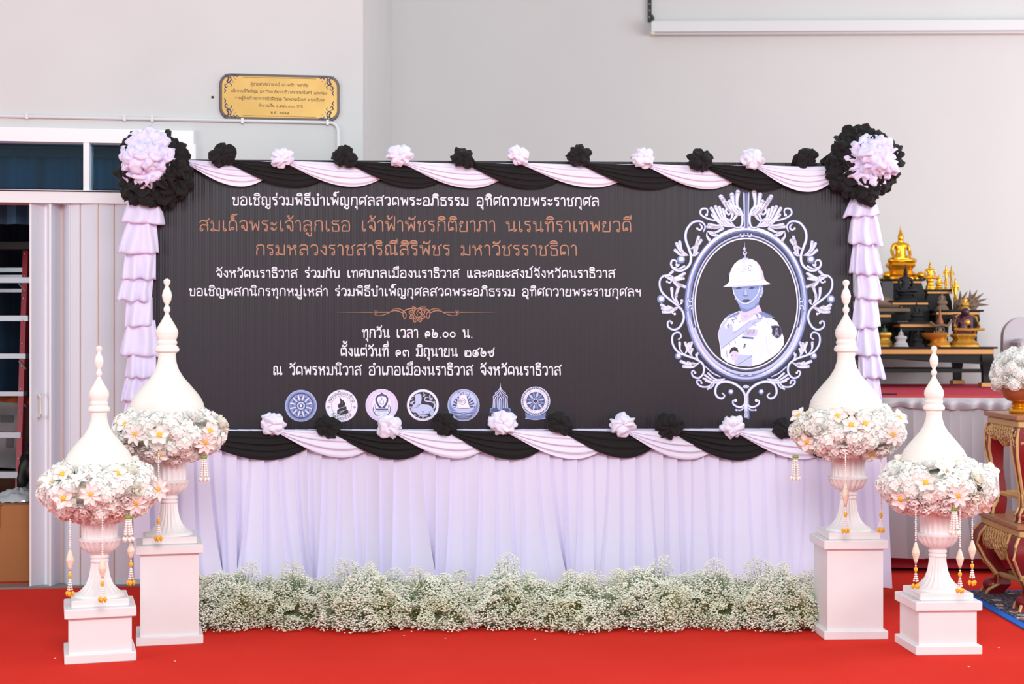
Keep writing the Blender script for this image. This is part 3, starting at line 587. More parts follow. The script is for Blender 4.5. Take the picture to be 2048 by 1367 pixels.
def e5(p):
    x, y, r = 927.2, 809.8, 32; p.ell(x, y, r, r, PB, 0); p.ring(x, y, 30.2, 30.2, .5, DB, 2); p.ell(x, y, 29, 29, BL, 1); p.ell(x, y - 6, 26, 22, PB, 2); S = lambda pts: [ZB(*q) for q in pts]
    for k in range(11):
        a = radians(-175 + k * 17); a2 = a + .17; p.poly([(x + 8 * cos(a), y + 3 + 8 * sin(a)), (x + 22.5 * cos(a), y + 3 + 22.5 * sin(a)), (x + 22.5 * cos(a2), y + 3 + 22.5 * sin(a2)), (x + 8 * cos(a2), y + 3 + 8 * sin(a2))], DB, 3)
    p.poly(S([(705,375),(715,290),(745,215),(800,195),(840,215),(862,300),(885,375)]), WH, 4); p.poly(S([(640,350),(680,372),(800,388),(900,378),(945,350),(925,410),(680,410)]), PB, 5)
    p.stroke(S([(660,370),(760,385),(880,382),(930,365)]), .8, DB, 6); p.ring(*ZB(785, 290), 6, 6, .7, DB, 6, 24); thai_line(p, "นว", ZB(758, 0)[0], ZB(815, 0)[0], ZB(0, 305)[1], ZB(0, 305)[1], 4.5, .7, DB, 6)
    for c in (((720,180),(745,160),(770,200)), ((760,205),(790,160),(800,200)), ((830,160),(835,195),(860,190)), ((880,180),(870,215))): p.stroke(S(c), .7, DB, 6)
    for c in (((850,240),(890,380)), ((712,250),(690,370)), ((740,230),(720,370))): p.stroke(S(c), .6, DB, 6, smooth=False)
    for yy in (425, 440, 455): p.stroke(S([(660,yy),(740,yy+12),(800,yy),(870,yy+12),(940,yy)]), .7, DB if yy == 440 else WH, 6)
    p.poly(S([(685,470),(715,490),(800,500),(880,490),(912,465),(905,495),(880,520),(800,532),(720,520),(695,500)]), DB, 5)
    thai_arc(p, "จังหวัดนราธิวาส", x, y, 33.2, 180, 48, -2.9, .45, PB, 6, inside=True) if False else None
    for k in range(12): xx = 720 + k * 14; p.stroke(S([(xx, 498 + 6 * sin(k / 11 * pi)), (xx + 5, 512 + 8 * sin(k / 11 * pi))]), .7, PB, 6, smooth=False)
def e6(p):
    S = lambda pts, sx=1: [ZB(1302 + sx * (a - 1302), b) for a, b in pts]
    p.poly(S([(1302,60),(1320,120),(1375,180),(1402,220),(1410,380),(1440,400),(1450,450),(1150,450),(1165,400),(1195,380),(1200,220),(1228,180),(1284,120)]), DB, 0)
    for sx in (1, -1):
        p.stroke(S([(1302,60),(1308,105),(1350,160),(1372,170),(1368,200),(1398,220),(1395,260),(1402,380)], sx), tp(1.0, 1.6), PB, 1)
        p.stroke(S([(1302,100),(1315,150),(1350,190),(1345,215),(1375,250),(1378,380)], sx), 1.0, WH, 1); p.stroke(S([(1302,160),(1322,220),(1345,255),(1342,380)], sx), 1.3, PB, 1)
        p.stroke(S([(1302,230),(1318,270),(1322,400)], sx), 1.1, WH, 2); p.stroke(S([(1362,290),(1366,330),(1360,380)], sx), 1.6, BL, 1); p.stroke(S([(1402,380),(1438,395),(1430,430),(1405,430)], sx), 1.8, BL, 1)
        p.stroke(S([(1450,490),(1462,500),(1450,530)], sx), 1.0, PB, 1)
    p.poly(S([(1302,260),(1322,320),(1322,410),(1282,410),(1282,320)]), BL, 1); p.stroke(S([(1302,40),(1302,110)]), tp(.3, 1.2), WH, 2, smooth=False)
def e7(p):
    x, y, r = 1071.2, 801.7, 29; p.poly([ZB(*q) for q in ((1640,440),(1690,470),(1780,485),(1880,470),(1925,440),(1915,520),(1860,525),(1780,535),(1700,525),(1650,520))], BL, 0)
    p.stroke([ZB(*q) for q in ((1645,520),(1700,528),(1780,538),(1860,528),(1915,518))], 1.4, PB, 1)
    p.ell(x, y, r, r, WH, 1); p.ring(x, y, 26, 26, 4, PB, 2)
    for k in range(44): a = radians(k * 360 / 44); p.stroke([(x + 24.6 * cos(a), y + 24.6 * sin(a)), (x + 27.6 * cos(a + .09), y + 27.6 * sin(a + .09))], 1.5, DB, 3, smooth=False, cap=False)
    for k in range(40):
        if k % 10 < 8: a = radians(k * 9); p.stroke([(x + 19.9 * cos(a), y + 19.9 * sin(a)), (x + 22.3 * cos(a), y + 22.3 * sin(a))], .6, DB, 3, smooth=False, cap=False)
    p.ell(x, y, 18.5, 18.5, DB, 3)
    for k in range(12): a = radians(k * 30 + 15); p.stroke([(x + 7 * cos(a), y + 7 * sin(a)), (x + 13 * cos(a), y + 13 * sin(a)), (x + 18 * cos(a), y + 18 * sin(a))], lambda t: .8 + 3.6 * sin(pi * t), PB if k % 2 else BL, 4)
    p.ring(x, y, 6.4, 6.4, 2.4, BL, 5, 24); p.ring(x, y, 4.2, 4.2, 1.0, WH, 6, 20); p.ell(x, y, 3.6, 3.6, DK, 5, 16)
for f, l in ((e1, 'round blue wheel emblem'), (e2, 'white round emblem with a dark spiral mound and Thai ring text'), (e3, 'pale mauve round emblem with a framed crest'), (e4, 'white round emblem with a lion'),
             (e5, 'blue round emblem with a sailing boat'), (e6, 'blue pointed temple gable emblem'), (e7, 'white ringed wheel emblem with blue base')): emblem(f, l)

# baroque oval frame (painted print, mirrored left and right)
pr = Print(BN); ox, oy = 1492.5, 607
pr.ell(ox, oy, 124, 156, DB, 0, 72); 
for rx, ry, wd, mi in ((121, 153, 3.0, BL), (117.5, 149, 4.0, PB), (113.2, 144, 4.6, BL), (109.4, 139, 2.0, DK), (107, 136.2, 2.6, PB), (104.6, 133.2, 1.8, DB), (102.8, 130.8, 1.8, WH)): pr.ring(ox, oy, rx, ry, wd, mi, 1, 96)
pr.ring(ox, oy, 119, 151, 7, WH, 2, 96, 188, 352, True); pr.ring(ox, oy, 112, 143, 3.2, DB, 2, 96, 185, 355, True); pr.ring(ox, oy, 114, 146, 5.5, WH, 2, 96, 8, 82, True); pr.ring(ox, oy, 114, 146, 5.5, WH, 2, 96, 98, 172, True)
pr.ring(ox, oy, 110, 141, 4, PK, 2, 96, 20, 70, True); pr.ring(ox, oy, 110, 141, 4, PK, 2, 96, 110, 160, True); pr.ring(ox, oy, 121, 154, 3.5, DB, 3, 96, 30, 150, True)
pr.ell(ox, oy, 101.5, 129.5, DK, 3, 72)
Z1 = lambda q: (1290 + q[0] / 5.467, 370 + q[1] / 5.467); Z2 = lambda q: (1290 + q[0] / 5.467, 610 + q[1] / 5.467)
def both(pts):
    yield pts; yield [(2 * ox - 1.2 - x, y) for x, y in pts]
def scroll(Z, pts, w0, w1, ball=None):
    for q in both([Z(p) for p in pts]):
        f = lambda t: w0 + (w1 - w0) * sin(pi * min(1, t * 1.0))
        pr.stroke(q, lambda t: f(t) + 2.2, BL, 4); pr.stroke(q, f, WH, 6)
        if ball: e = q[-1]; pr.ell(e[0], e[1], ball, ball, WH, 6, 14)
def leafs(Z, base, tips, wmax=4.2):
    wmax *= 1.25
    bx, by = Z(base)
    for tip in tips:
        tx, ty = Z(tip); mx, my = (bx + tx) / 2, (by + ty) / 2; dx, dy = tx - bx, ty - by
        up = -1 if (dx * 1 > 0) else 1
        mid = (mx + dy * .16 * up, my - dx * .16 * up)
        for q in both([(bx, by), mid, (tx, ty)]):
            pr.stroke(q, lambda t: .8 + (wmax + 1.2) * t ** 1.2, DB, 4); pr.stroke(q, lambda t: .9 + wmax * 1.15 * t, PB, 5); pr.stroke(q, lambda t: .4 + wmax * .7 * t ** 1.2, WH, 7)
def pearl(Z, c, r):
    for q in both([Z(c)]): pr.ell(q[0][0], q[0][1], r * 1.35, r * 1.35, BL, 4, 18); pr.ell(q[0][0] + .5, q[0][1] - .8, r * .8, r * .8, WH, 7, 14)
leafs(Z1, (1085, 340), [(830,125),(850,155),(885,195),(950,105),(1015,75),(925,180)], 6); leafs(Z1, (1000, 460), [(725,255),(772,238),(812,245),(738,325),(850,270)], 4.6)
leafs(Z1, (900, 385), [(685,455),(725,462),(765,465),(700,430)], 4); leafs(Z1, (680, 500), [(785,550),(705,600),(850,475),(760,520)], 4); leafs(Z1, (900, 400), [(1000,330),(960,300)], 4)
scroll(Z1, [(990,465),(1045,455),(1065,370),(1040,270),(975,228),(905,245),(885,290),(915,320),(945,300)], 2.0, 4.0, 3); scroll(Z1, [(980,450),(900,370),(770,385),(660,355),(605,310),(620,262),(670,258),(685,290),(672,325)], 1.4, 2.6, 3)
scroll(Z1, [(640,505),(658,450),(620,402),(560,395),(500,425),(452,500),(445,590),(478,690),(503,780),(485,870),(410,930),(330,925),(285,870),(300,820),(340,830),(345,870)], 1.6, 4.0, 2.6); scroll(Z1, [(600,425),(625,460),(600,490),(572,475)], 1.6, 2.6, 2.4)
leafs(Z1, (488, 700), [(585,570),(575,600),(612,605),(570,640)], 4.2); leafs(Z1, (508, 775), [(575,655),(572,740),(540,700)], 3.6); leafs(Z1, (478, 770), [(345,640),(330,712),(380,622),(405,735)], 4.2); leafs(Z1, (300, 900), [(430,885),(370,870)], 2.5)
pearl(Z1, (395, 812), 6); leafs(Z1, (190, 985), [(432,965),(400,1005),(420,1020),(300,945)], 3.8); leafs(Z1, (300, 990), [(435,1110),(372,1110),(405,1100)], 4.2)
scroll(Z1, [(310,1060),(300,1000),(230,985),(172,1020),(160,1095),(190,1175),(270,1250),(350,1310),(405,1370),(425,1440),(410,1500),(370,1560),(310,1580),(255,1550),(250,1500),(275,1485),(292,1505)], 1.6, 3.4, 2.6); scroll(Z1, [(300,1020),(275,1065),(240,1055)], 1.4, 2.2, 2.2)
pearl(Z1, (175, 1245), 6); leafs(Z1, (375, 1310), [(292,1130),(360,1132),(340,1200),(402,1265)], 4.2); leafs(Z1, (370, 1330), [(180,1310),(190,1345),(198,1385),(255,1330),(265,1370)], 4.2); scroll(Z2, [(405,60),(360,25),(310,45),(300,85),(325,95)], 1.2, 2.4, 2.6)
scroll(Z2, [(365,375),(395,345),(375,300),(325,305),(297,350),(305,430),(360,510),(450,550),(560,590),(635,650),(640,740),(590,795),(530,780),(510,735),(530,715),(548,738)], 1.4, 3.2, 2.4)
leafs(Z2, (432, 540), [(378,410),(440,412),(465,430)], 3.6); leafs(Z2, (525, 575), [(482,420),(515,480),(510,410)], 3.6); leafs(Z2, (585, 590), [(575,525),(560,540)], 2.8); leafs(Z2, (610, 620), [(395,615),(425,670),(470,630),(520,640)], 4.2); pearl(Z2, (363, 555), 5)
leafs(Z2, (870, 812), [(655,765),(690,745),(640,800),(665,825)], 2.8); scroll(Z2, [(870,805),(760,825),(700,885),(620,890),(570,850),(575,820),(610,825),(618,850)], 1.0, 2.4, 2.2); leafs(Z2, (760, 820), [(685,915),(720,900)], 2.4); scroll(Z2, [(660,670),(740,740),(820,780)], 1.2, 1.4)
scroll(Z2, [(845,962),(870,990),(840,1018),(790,1000),(768,945),(790,870),(860,835),(960,850),(1050,910),(1095,990),(1090,1080),(1035,1115),(970,1085),(962,1045),(990,1040)], 1.4, 3.8, 3.2); pearl(Z2, (938, 945), 4); scroll(Z2, [(1085,1115),(1050,1145),(998,1145)], 1.0, 1.8, 2); leafs(Z2, (1110,900), [(1078,890),(1095,880)], 2.2)
for q in both([Z2((1118, 960)), Z2((1112, 1080)), Z2((1100, 1215))]): pr.stroke(q, lambda t: 1 + 5.5 * t, PB, 6); pr.stroke(q, lambda t: .5 + 3.6 * t, WH, 7)
pr.stroke([Z2((1128, 900)), Z2((1128, 1230))], tp(1.2, 5.0), BL, 5, smooth=False)
for dx, mi, wd in ((-16, PB, 3.4), (16, PB, 3.4), (0, BL, 2.6), (-8, DB, 1.2), (8, DB, 1.2)): pr.stroke([(ox + dx / 5.4 * 1.6, 386), (ox + dx / 5.4, 455)], wd, mi, 6, smooth=False)
for ax, ay in ((1060, 545),):
    scroll(Z1, [(1085,530),(1075,560),(1050,560),(1045,540)], 1.4, 1.6, 1.6)
scroll(Z1, [(470,1240),(490,1275),(520,1265),(515,1240)], 1.4, 1.8, 1.8); scroll(Z2, [(465,60),(480,10),(515,10),(510,35)], 1.4, 1.8, 1.8); scroll(Z2, [(1040,762),(1072,765),(1080,735),(1060,725)], 1.4, 1.8, 1.8)
mk('oval_frame_print', pr.mb, PM, bn, smooth=False, label='printed silver-blue baroque oval frame')

# the portrait printed inside the oval
pr = Print(BN, .0035); ZP = lambda pts: [(1420 + x / 5.258, 480 + y / 5.258) for x, y in pts]
def po(pts, mi, L): pr.poly(ZP(pts), mi, L)
def st(pts, wd, mi, L, **k): pr.stroke(ZP(pts), wd, mi, L, **k)
po([(320,745),(160,815),(110,890),(82,990),(95,1060),(110,1150),(115,1225),(180,1285),(280,1320),(420,1330),(540,1300),(660,1228),(730,1170),(778,1095),(775,1020),(752,950),(705,855),(640,815),(590,800),(540,745),(512,680),(420,720)], 0, 1)
po([(252,490),(246,560),(268,615),(298,670),(322,735),(360,760),(420,740),(480,705),(512,668),(522,612),(545,592),(562,545),(560,495),(535,475),(400,470)], 7, 2)      # face and ear
po([(322,735),(300,672),(340,712),(400,728),(460,700),(512,640),(512,672),(480,708),(420,742),(360,760)], 2, 3)                                     # under the chin
po([(250,488),(245,520),(300,512),(360,506),(440,500),(515,515),(560,505),(560,478)], 2, 3)                                                       # hat shadow
for ex in (302, 438): po([(ex - 26, 508), (ex - 8, 497), (ex + 16, 496), (ex + 28, 505), (ex + 8, 513), (ex - 12, 514)], 4, 4); st([(ex - 28, 509), (ex, 496), (ex + 28, 503)], .9, 6, 5); pr.ell(*ZP([(ex + 2, 505)])[0], 1.0, 1.0, 6, 5, 8)
st([(352,578),(362,588),(374,582),(388,588),(398,576)], .9, 4, 4); st([(352,540),(346,570)], .8, 2, 4); po([(368,520),(382,520),(388,572),(364,572)], 3, 4)
po([(332,638),(352,626),(370,624),(392,622),(424,628),(400,646),(372,652),(350,648)], 4, 4); st([(334,638),(372,636),(422,629)], .6, 6, 5)
po([(540,495),(556,500),(556,545),(540,580),(532,560),(545,540)], 3, 4); pr.ell(*ZP([(532, 588)])[0], 2.2, 2.2, 0, 5, 10); pr.ell(*ZP([(268, 618)])[0], 1.4, 1.4, 0, 5, 10)
st([(240,500),(256,570),(300,632),(340,660),(380,668),(430,648),(480,600),(508,550),(525,485)], 1.8, 0, 5); st([(244,500),(260,570),(304,636),(380,674),(435,652),(484,604)], .5, 4, 4)
po([(135,492),(170,470),(200,440),(203,400),(207,350),(225,300),(255,250),(300,210),(370,190),(440,198),(490,225),(530,275),(558,340),(566,380),(572,412),(600,438),(640,460),(590,470),(500,478),(380,484),(250,492)], 0, 6)   # helmet
st([(150,490),(300,482),(450,476),(625,462)], .8, 3, 7); st([(205,440),(300,436),(430,432),(570,414)], .6, 5, 7); po([(480,222),(530,275),(560,345),(568,405),(545,420),(540,350),(515,275)], 5, 7)
st([(185,420),(190,365),(208,330)], 1.4, 4, 5); st([(372,192),(368,150),(365,90),(362,20)], lambda t: 2.6 - 2 * t, 3, 6); pr.ell(*ZP([(366, 135)])[0], 4.6, 4.2, 3, 7, 14); pr.ell(*ZP([(362, 92)])[0], 2.6, 3.6, 5, 7, 12); pr.ell(*ZP([(368, 130)])[0], 2.2, 2.0, 4, 8, 10); po([(325,205),(345,185),(395,185),(420,205)], 3, 7)
for c in (((345,215),(380,215)), ((350,230),(380,238)), ((340,260),(360,290),(345,320)), ((375,270),(370,310)), ((405,268),(425,262),(435,280)), ((405,285),(410,305)), ((420,305),(438,300)), ((408,322),(430,322)), ((300,290),(290,310)), ((320,330),(350,330)), ((360,245),(362,330))): st(c, .9, 2 if c[0][0] > 400 else 3, 7)
po([(318,760),(330,740),(400,755),(500,700),(515,680),(545,745),(520,760),(450,800),(380,850),(330,860)], 5, 2); pr.ell(*ZP([(380, 800)])[0], 3, 3.4, 3, 3, 14); st([(322,790),(400,800),(470,760)], .5, 3, 3)
po([(105,930),(140,860),(200,815),(235,900),(245,960),(300,945),(430,845),(500,815),(575,812),(530,850),(400,930),(250,1040),(120,1142),(105,1085),(95,1020),(88,985)], 3, 2); st([(120,1142),(250,1040),(400,930)], 1.0, 2, 3); st([(240,985),(430,845)], .8, 2, 3); po([(205,815),(150,900),(165,940),(225,870)], 0, 3)
po([(155,822),(200,782),(310,742),(312,772),(250,800),(190,822)], 2, 3); po([(505,762),(560,748),(640,785),(685,815),(600,818),(540,790)], 2, 3); st([(158,822),(310,745)], 1.2, 0, 4); st([(560,750),(682,816)], 1.0, 4, 4)
for c in (((250,800),(280,820),(240,840)), ((300,770),(280,800)), ((490,790),(520,830),(550,800)), ((480,770),(510,800)), ((230,830),(250,870)), ((180,905),(200,880),(190,920))): st(c, 1.4, 2, 4)
po([(365,930),(500,940),(488,1012),(350,1000)], 3, 3); po([(378,938),(485,948),(476,1000),(366,992)], 5, 4)
for k in range(7): st([(385 + k * 14, 945), (380 + k * 14, 990)], .7, 4, 5, smooth=False)
po([(336,1010),(460,1020),(456,1040),(334,1030)], 2, 3); st([(345,1022),(450,1030)], 1.4, 6, 4)
po([(640,902),(690,895),(742,905),(760,975),(740,1010),(710,1035),(672,1010),(650,985),(655,940)], 4, 3); po([(652,912),(690,906),(735,914),(748,972),(710,1020),(668,990),(662,940)], 6, 4)
for k in range(6): st([(692 - k * 3, 930 + k * 14), (700, 926 + k * 14), (710 + k * 3, 930 + k * 14)], .9, 3, 5)
st([(355,1135),(362,1100),(372,1092),(366,1125)], 1.4, 4, 3)
for c in (((310,862),(318,852)), ((260,1060),(272,1080)), ((175,1160),(180,1230)), ((200,1070),(208,1100)), ((450,880),(475,860)), ((460,885),(480,900))): st(c, 1.0, 2, 3)
po([(205,1195),(210,1155),(232,1128),(262,1120),(290,1138),(300,1182),(280,1170),(250,1160),(222,1178)], 6, 3); po([(222,1178),(250,1160),(282,1172),(296,1200),(292,1262),(235,1260),(222,1225)], 5, 3); pr.ell(*ZP([(232, 1212)])[0], .9, .9, 4, 4, 8); pr.ell(*ZP([(272, 1208)])[0], .9, .9, 4, 4, 8)
po([(295,1200),(442,1212),(440,1325),(330,1325),(270,1310),(262,1262),(295,1262)], 3, 4); st([(442,1214),(340,1280),(290,1310)], .7, 4, 5, smooth=False)
st([(640,1240),(600,1120),(590,1000)], .6, 5, 2); st([(590,820),(620,900)], .5, 5, 2)
pr.ring(ox, oy, 102.2, 130.2, 2.4, WH, 9, 96); pr.ring(ox, oy, 105, 133.4, 2.8, DB, 9, 96, 20, 160); pr.ring(ox, oy, 109.5, 139, 6.5, PB, 9, 96, 20, 160); pr.ring(ox, oy, 107, 136, 1.5, DK, 10, 96, 20, 160)
mk('portrait_print', pr.mb, PM + [mat('print_skin_blue', srgb(150, 168, 220), .5)], bn, smooth=False, label='blue-toned printed portrait of a person in a white spiked helmet and white uniform')

# ---------------------------------------------------------------- cloth dressing of the banner
def crumple(mb, c, rx, ry, rz, seed, folds=7, amp=.22, nu=56, nv=32, mi=0, R=None):
    """a wad of gathered cloth: a ball whose folds run out from its middle and curl"""
    P = []; sd = seed * 7.31; rnd = random.Random(seed); tw = rnd.uniform(-1.2, 1.2)
    for i in range(nu):
        a = 2 * pi * i / nu
        for j in range(nv):
            t = j / (nv - 1); ph = pi * t; d = Vector((sin(ph) * cos(a), -cos(ph), sin(ph) * sin(a)))     # pole towards the camera
            q = d * 1.3 + Vector((sd, 0, 0)); wob = noise.noise(q) * 2.4 + tw * t * 2
            f = sin(folds * a + wob * 2.1 + 2.2 * noise.noise(d * 1.4 + Vector((0, sd, 0))))
            ridge = 1 - abs(noise.noise(d * 1.5 + Vector((sd, 3, 1)))) * 2
            r = 1 + amp * (f * (.35 + .65 * sin(ph)) * .75) + amp * .8 * (ridge - .6) + .16 * noise.noise(d * 1.2 + Vector((1, sd, 0)))
            if t < .18: r *= .62 + .38 * (t / .18) ** .6
            p = Vector((d.x * rx, d.y * ry, d.z * rz)) * r
            if R is not None: p = R @ p
            P.append(Vector(c) + p)
    mb.grid(P, nu, nv, mi, cu=True)

def swag(plane, ax, ay, bx, by, belly, d0, d1, seed, sag_top=3, peak=.60, nu=60, nv=30):
    """cloth hung from (ax,ay) to (bx,by); its lower edge drops by belly pixels"""
    P = []; rnd = random.Random(seed); nf = rnd.uniform(3.2, 4.6)
    for i in range(nu):
        s = i / (nu - 1); x = ax + (bx - ax) * s
        top = ay + (by - ay) * s + sag_top * sin(pi * s)
        e = s / peak * .5 if s < peak else .5 + (s - peak) / (1 - peak) * .5
        bot = top + 4 + belly * sin(pi * e) ** (1.15 if s < peak else .8)
        d = d0 + (d1 - d0) * s
        for j in range(nv):
            t = j / (nv - 1); fold = sin(2 * pi * nf * (t + .10 * sin(pi * s) + .03 * noise.noise(Vector((s * 3, seed, 0)))) + seed)
            k = .008 * sin(pi * s) ** .5 * (.35 + .65 * sin(pi * min(1, t * 1.05)))
            bulge = .016 * sin(pi * s) ** .6 * sin(pi * (.15 + .85 * t)) + .006
            P.append(plane.P(x, top + (bot - top) * (t + .035 * fold * sin(pi * t)), d + bulge + k * fold))
    m = MB(); m.grid(P, nu, nv)
    P2 = [plane.P(ax + (bx - ax) * i / (nu - 1), 0, 0) for i in range(0)]
    return m

def knot(mb, px, py, rpx, d, seed, sx=1.1, sy=.95):
    c = BN.P(px, py, d); r = rpx / 350.0
    crumple(mb, c, r * sx, r * .8, r * sy, seed, folds=random.Random(seed).choice((4, 5, 6)), amp=.2, R=R_B @ Matrix.Rotation(random.Random(seed + 5).uniform(-.5, .5), 3, 'Y'))
ORD = ['first', 'second', 'third', 'fourth', 'fifth', 'sixth', 'seventh']
def swag_row(row, knots, belly, ybase, gname, endx, endy, d_in, d_out, where):
    cnt = {'b': 0, 'w': 0}; n = len(knots)
    for i, kk in enumerate(knots):
        px, py, r, colr = kk[:4]; cnt[colr] += 1
        if i + 2 < n: ex, ey = knots[i + 2][0], ybase(knots[i + 2][0])
        else: ex, ey = endx, ybase(endx)
        if row == 'top' and i == n - 2: ex, ey = 1611, ybase(1611)
        di = d_in + (.024 if i == n - 1 else 0)
        nm = 'black' if colr == 'b' else 'white'
        if len(kk) > 4: nm_l = kk[4]
        else: nm_l = f'{ORD[cnt[colr] - 1]} full {nm} swag from the left in the {row} row'
        t = thing('cloth_swag', nm_l, 'swag', BN.P(px, ybase(px), .02), BN.rot, gname)
        mt = M_black if colr == 'b' else M_white
        mk('drape', swag(BN, px + 2, ybase(px) - 1, ex, ey, belly + random.Random(px).uniform(-3, 3), d_out, di, px), mt, t, ang=None)
        if r:
            m = MB(); knot(m, px, py, r, .085, int(px)); mk('knot', m, mt, t, ang=None)
yt = lambda x: 320 + (x - 400) * .0085
TK = [(362, 325, 0, 'w', 'short white swag half hidden by the left rosette at the top'), (446, 311, 23, 'b'), (563, 315, 19, 'w'), (689, 313, 21, 'b'), (800, 312, 22, 'w'), (926, 315, 20, 'b'), (1038, 311, 18, 'w'), (1157, 311, 21, 'b'), (1286, 315, 20, 'w'), (1401, 321, 21, 'b'), (1504, 318, 20, 'w')]
swag_row('top', TK, 44, yt, 'black and white swags along the top edge', 1690, 325, .004, .062, 'along the top edge of the banner')
m = MB(); knot(m, 1611, 316, 20, .05, 77, 1.2, .85); mk('cloth_knot', m, M_black, ang=None, label='lone black cloth knot on the top edge just left of the right rosette', cat='knot')
yb = lambda x: 859 + (x - 500) * .001
BK = [(352, 860, 0, 'b', 'black swag at the far left of the bottom row, partly behind white flowers'), (546, 848, 22, 'w'), (656, 853, 21, 'b'), (777, 853, 22, 'w'), (889, 848, 22, 'b'), (1006, 846, 24, 'w'), (1119, 846, 23, 'b'), (1245, 848, 23, 'w'), (1338, 851, 25, 'b'), (1464, 853, 22, 'w'), (1570, 858, 22, 'b')]
swag_row('bottom', BK, 52, yb, 'black and white swags along the bottom edge', 1700, 864, .034, .082, 'below the Thai text')

# pleated white skirt below
def skirt(plane, px0, px1, ztop, hem, pitch, d_top, d_bot, seed, depth=.02, per=12):
    u0, u1 = plane.uz(px0, 1000)[0], plane.uz(px1, 1000)[0]; N = int((u1 - u0) / pitch) + 1; nz = 16; P = []; rnd = random.Random(seed)
    drift = [rnd.uniform(-.5, .9) * pitch * (1.6 if rnd.random() < .3 else .6) for _ in range(N + 2)]; wj = [rnd.uniform(-.12, .12) * pitch for _ in range(N + 2)]; dp = [rnd.uniform(.6, 1.3) for _ in range(N + 2)]
    cols = []
    for i in range(N):
        for k in range(per):
            p = k / per; cols.append((i, p))
    for (i, p) in cols:
        ub = u0 + i * pitch
        for j in range(nz):
            t = j / (nz - 1); hemz = hem(ub); z = ztop + (hemz - ztop) * t
            a, b = ub + wj[i] + drift[i] * t ** 2.2, ub + pitch + wj[i + 1] + drift[i + 1] * t ** 2.2
            if p < .86: f = p / .86; u = a + (b - a) * f * 1.06; dd = depth * dp[i] * (.25 + .75 * f ** 1.4)
            else: f = (p - .86) / .14; u = a + (b - a) * (1.06 - .08 * f); dd = depth * (dp[i] * (1 - f) + .25 * dp[i + 1] * f)
            d = d_top + (d_bot - d_top) * t + dd * (.7 + .7 * t) + .006 * noise.noise(Vector((ub * 2, z * 2, seed)))
            P.append(plane.pt(u, z, d))
    m = MB(); m.grid(P, len(cols), nz); return m
zs = BN.uz(1000, 857)[1]
def hem(u):
    v = .115 + .045 * noise.noise(Vector((u * 1.7, 4.2, 0))) + .012 * noise.noise(Vector((u * 9, 1, 0)))
    if u < .72: v += .07 * min(1, (.72 - u) / .25)
    if .9 < u < 1.05: v += .02
    return v
mk('banner_skirt', skirt(BN, 272, 1741, zs, hem, .0805, -.004, .07, 5, .040), M_skirt, ang=60, label='long pleated lilac-white cloth skirt hanging below the dark banner', cat='skirt')

# rosettes
def ruffle_ring(mb, c, r0, r1, dep0, dep1, waves, amp, seed, nt=300, nv=14, R=None, squash=1.0):
    P = []
    for i in range(nt):
        a = 2 * pi * i / nt; ca, sa = cos(a), sin(a)
        w1 = noise.noise(Vector((ca * 2.2, sa * 2.2, seed))) ; w2 = noise.noise(Vector((ca * 1.1, sa * 1.1, seed + 9)))
        w3 = noise.noise(Vector((ca * 4.5, sa * 4.5, seed + 4)))
        for j in range(nv):
            v = j / (nv - 1); ph = waves * a + 5 * w1 + seed + v * 1.0 * w2 * 3
            ruf = sin(ph); ruf2 = cos(ph * 1.0 + .8)
            vr = sin(min(1, v * 1.12) * pi / 2)
            r = r0 + (r1 - r0) * vr * (1 + .16 * w2 + .10 * w3) + amp * .75 * ruf2 * v
            dep = dep0 + (dep1 - dep0) * v + amp * ruf * (v ** .7) + .035 * sin(pi * v) + .02 * w3
            if v > .85: dep -= (v - .85) / .15 * .025; r -= (v - .85) / .15 * .006
            P.append(Vector(c) + R_B @ Vector((r * ca, -dep, r * sa * squash)))
    mb.grid(P, nt, nv, cu=True)
def rosette(px, py, ipx, ipy, side, seed):
    c = BN.P(px, py, .03); t = thing('cloth_rosette', f'big black and white ruffled cloth rosette on the upper {side} corner of the banner', 'rosette', c, BN.rot, 'corner rosettes'); k = 1 / 350
    m = MB()
    for (r0, r1, a, b, wv, am, s) in ((.04, .205, -.01, -.005, 8, .030, 1), (.03, .185, .03, .045, 7, .032, 2.3), (.02, .155, .06, .09, 6, .034, 3.7), (.01, .12, .09, .12, 6, .028, 5.1)):
        ruffle_ring(m, c, r0, r1, a, b, wv, am, seed + s)
    for q in range(11):
        a = 2 * pi * q / 11 + seed; rr = .15 + .015 * sin(q * 2.1)
        crumple(m, c + R_B @ Vector((rr * cos(a), -.06 - .02 * sin(q * 1.7), rr * sin(a))), .068, .05, .062, int(seed * 10) + q, folds=4, amp=.34, nu=40, nv=22, R=R_B @ Matrix.Rotation(q * 1.3, 3, 'Y'))
    mk('outer_ruffle', m, M_black, t, ang=None)
    ci = BN.P(ipx, ipy, .13); m = MB(); rnd = random.Random(seed)
    for q in range(13):
        a = 2 * pi * q / 9 + .3 + seed if q < 9 else 2 * pi * q / 4 + seed; rr = (.080 if q < 9 else .035) * rnd.uniform(.85, 1.15)
        crumple(m, ci + R_B @ Vector((rr * cos(a), -.0 - (.055 if q >= 9 else 0) + .02 * sin(q * 2.7), rr * sin(a))), .070 * rnd.uniform(.85, 1.2), .062, .068 * rnd.uniform(.85, 1.2), int(seed * 31) + q, folds=rnd.choice((4, 5)), amp=.25, nu=48, nv=26, R=R_B @ Matrix.Rotation(q * 1.9, 3, 'Y') @ Matrix.Rotation(rnd.uniform(-.5, .5), 3, 'X'))
    mk('inner_ruffle', m, M_white_s, t, ang=None)
rosette(312, 342, 294, 318, 'left', 1.7)
rosette(1722, 330, 1741, 320, 'right', 4.2)

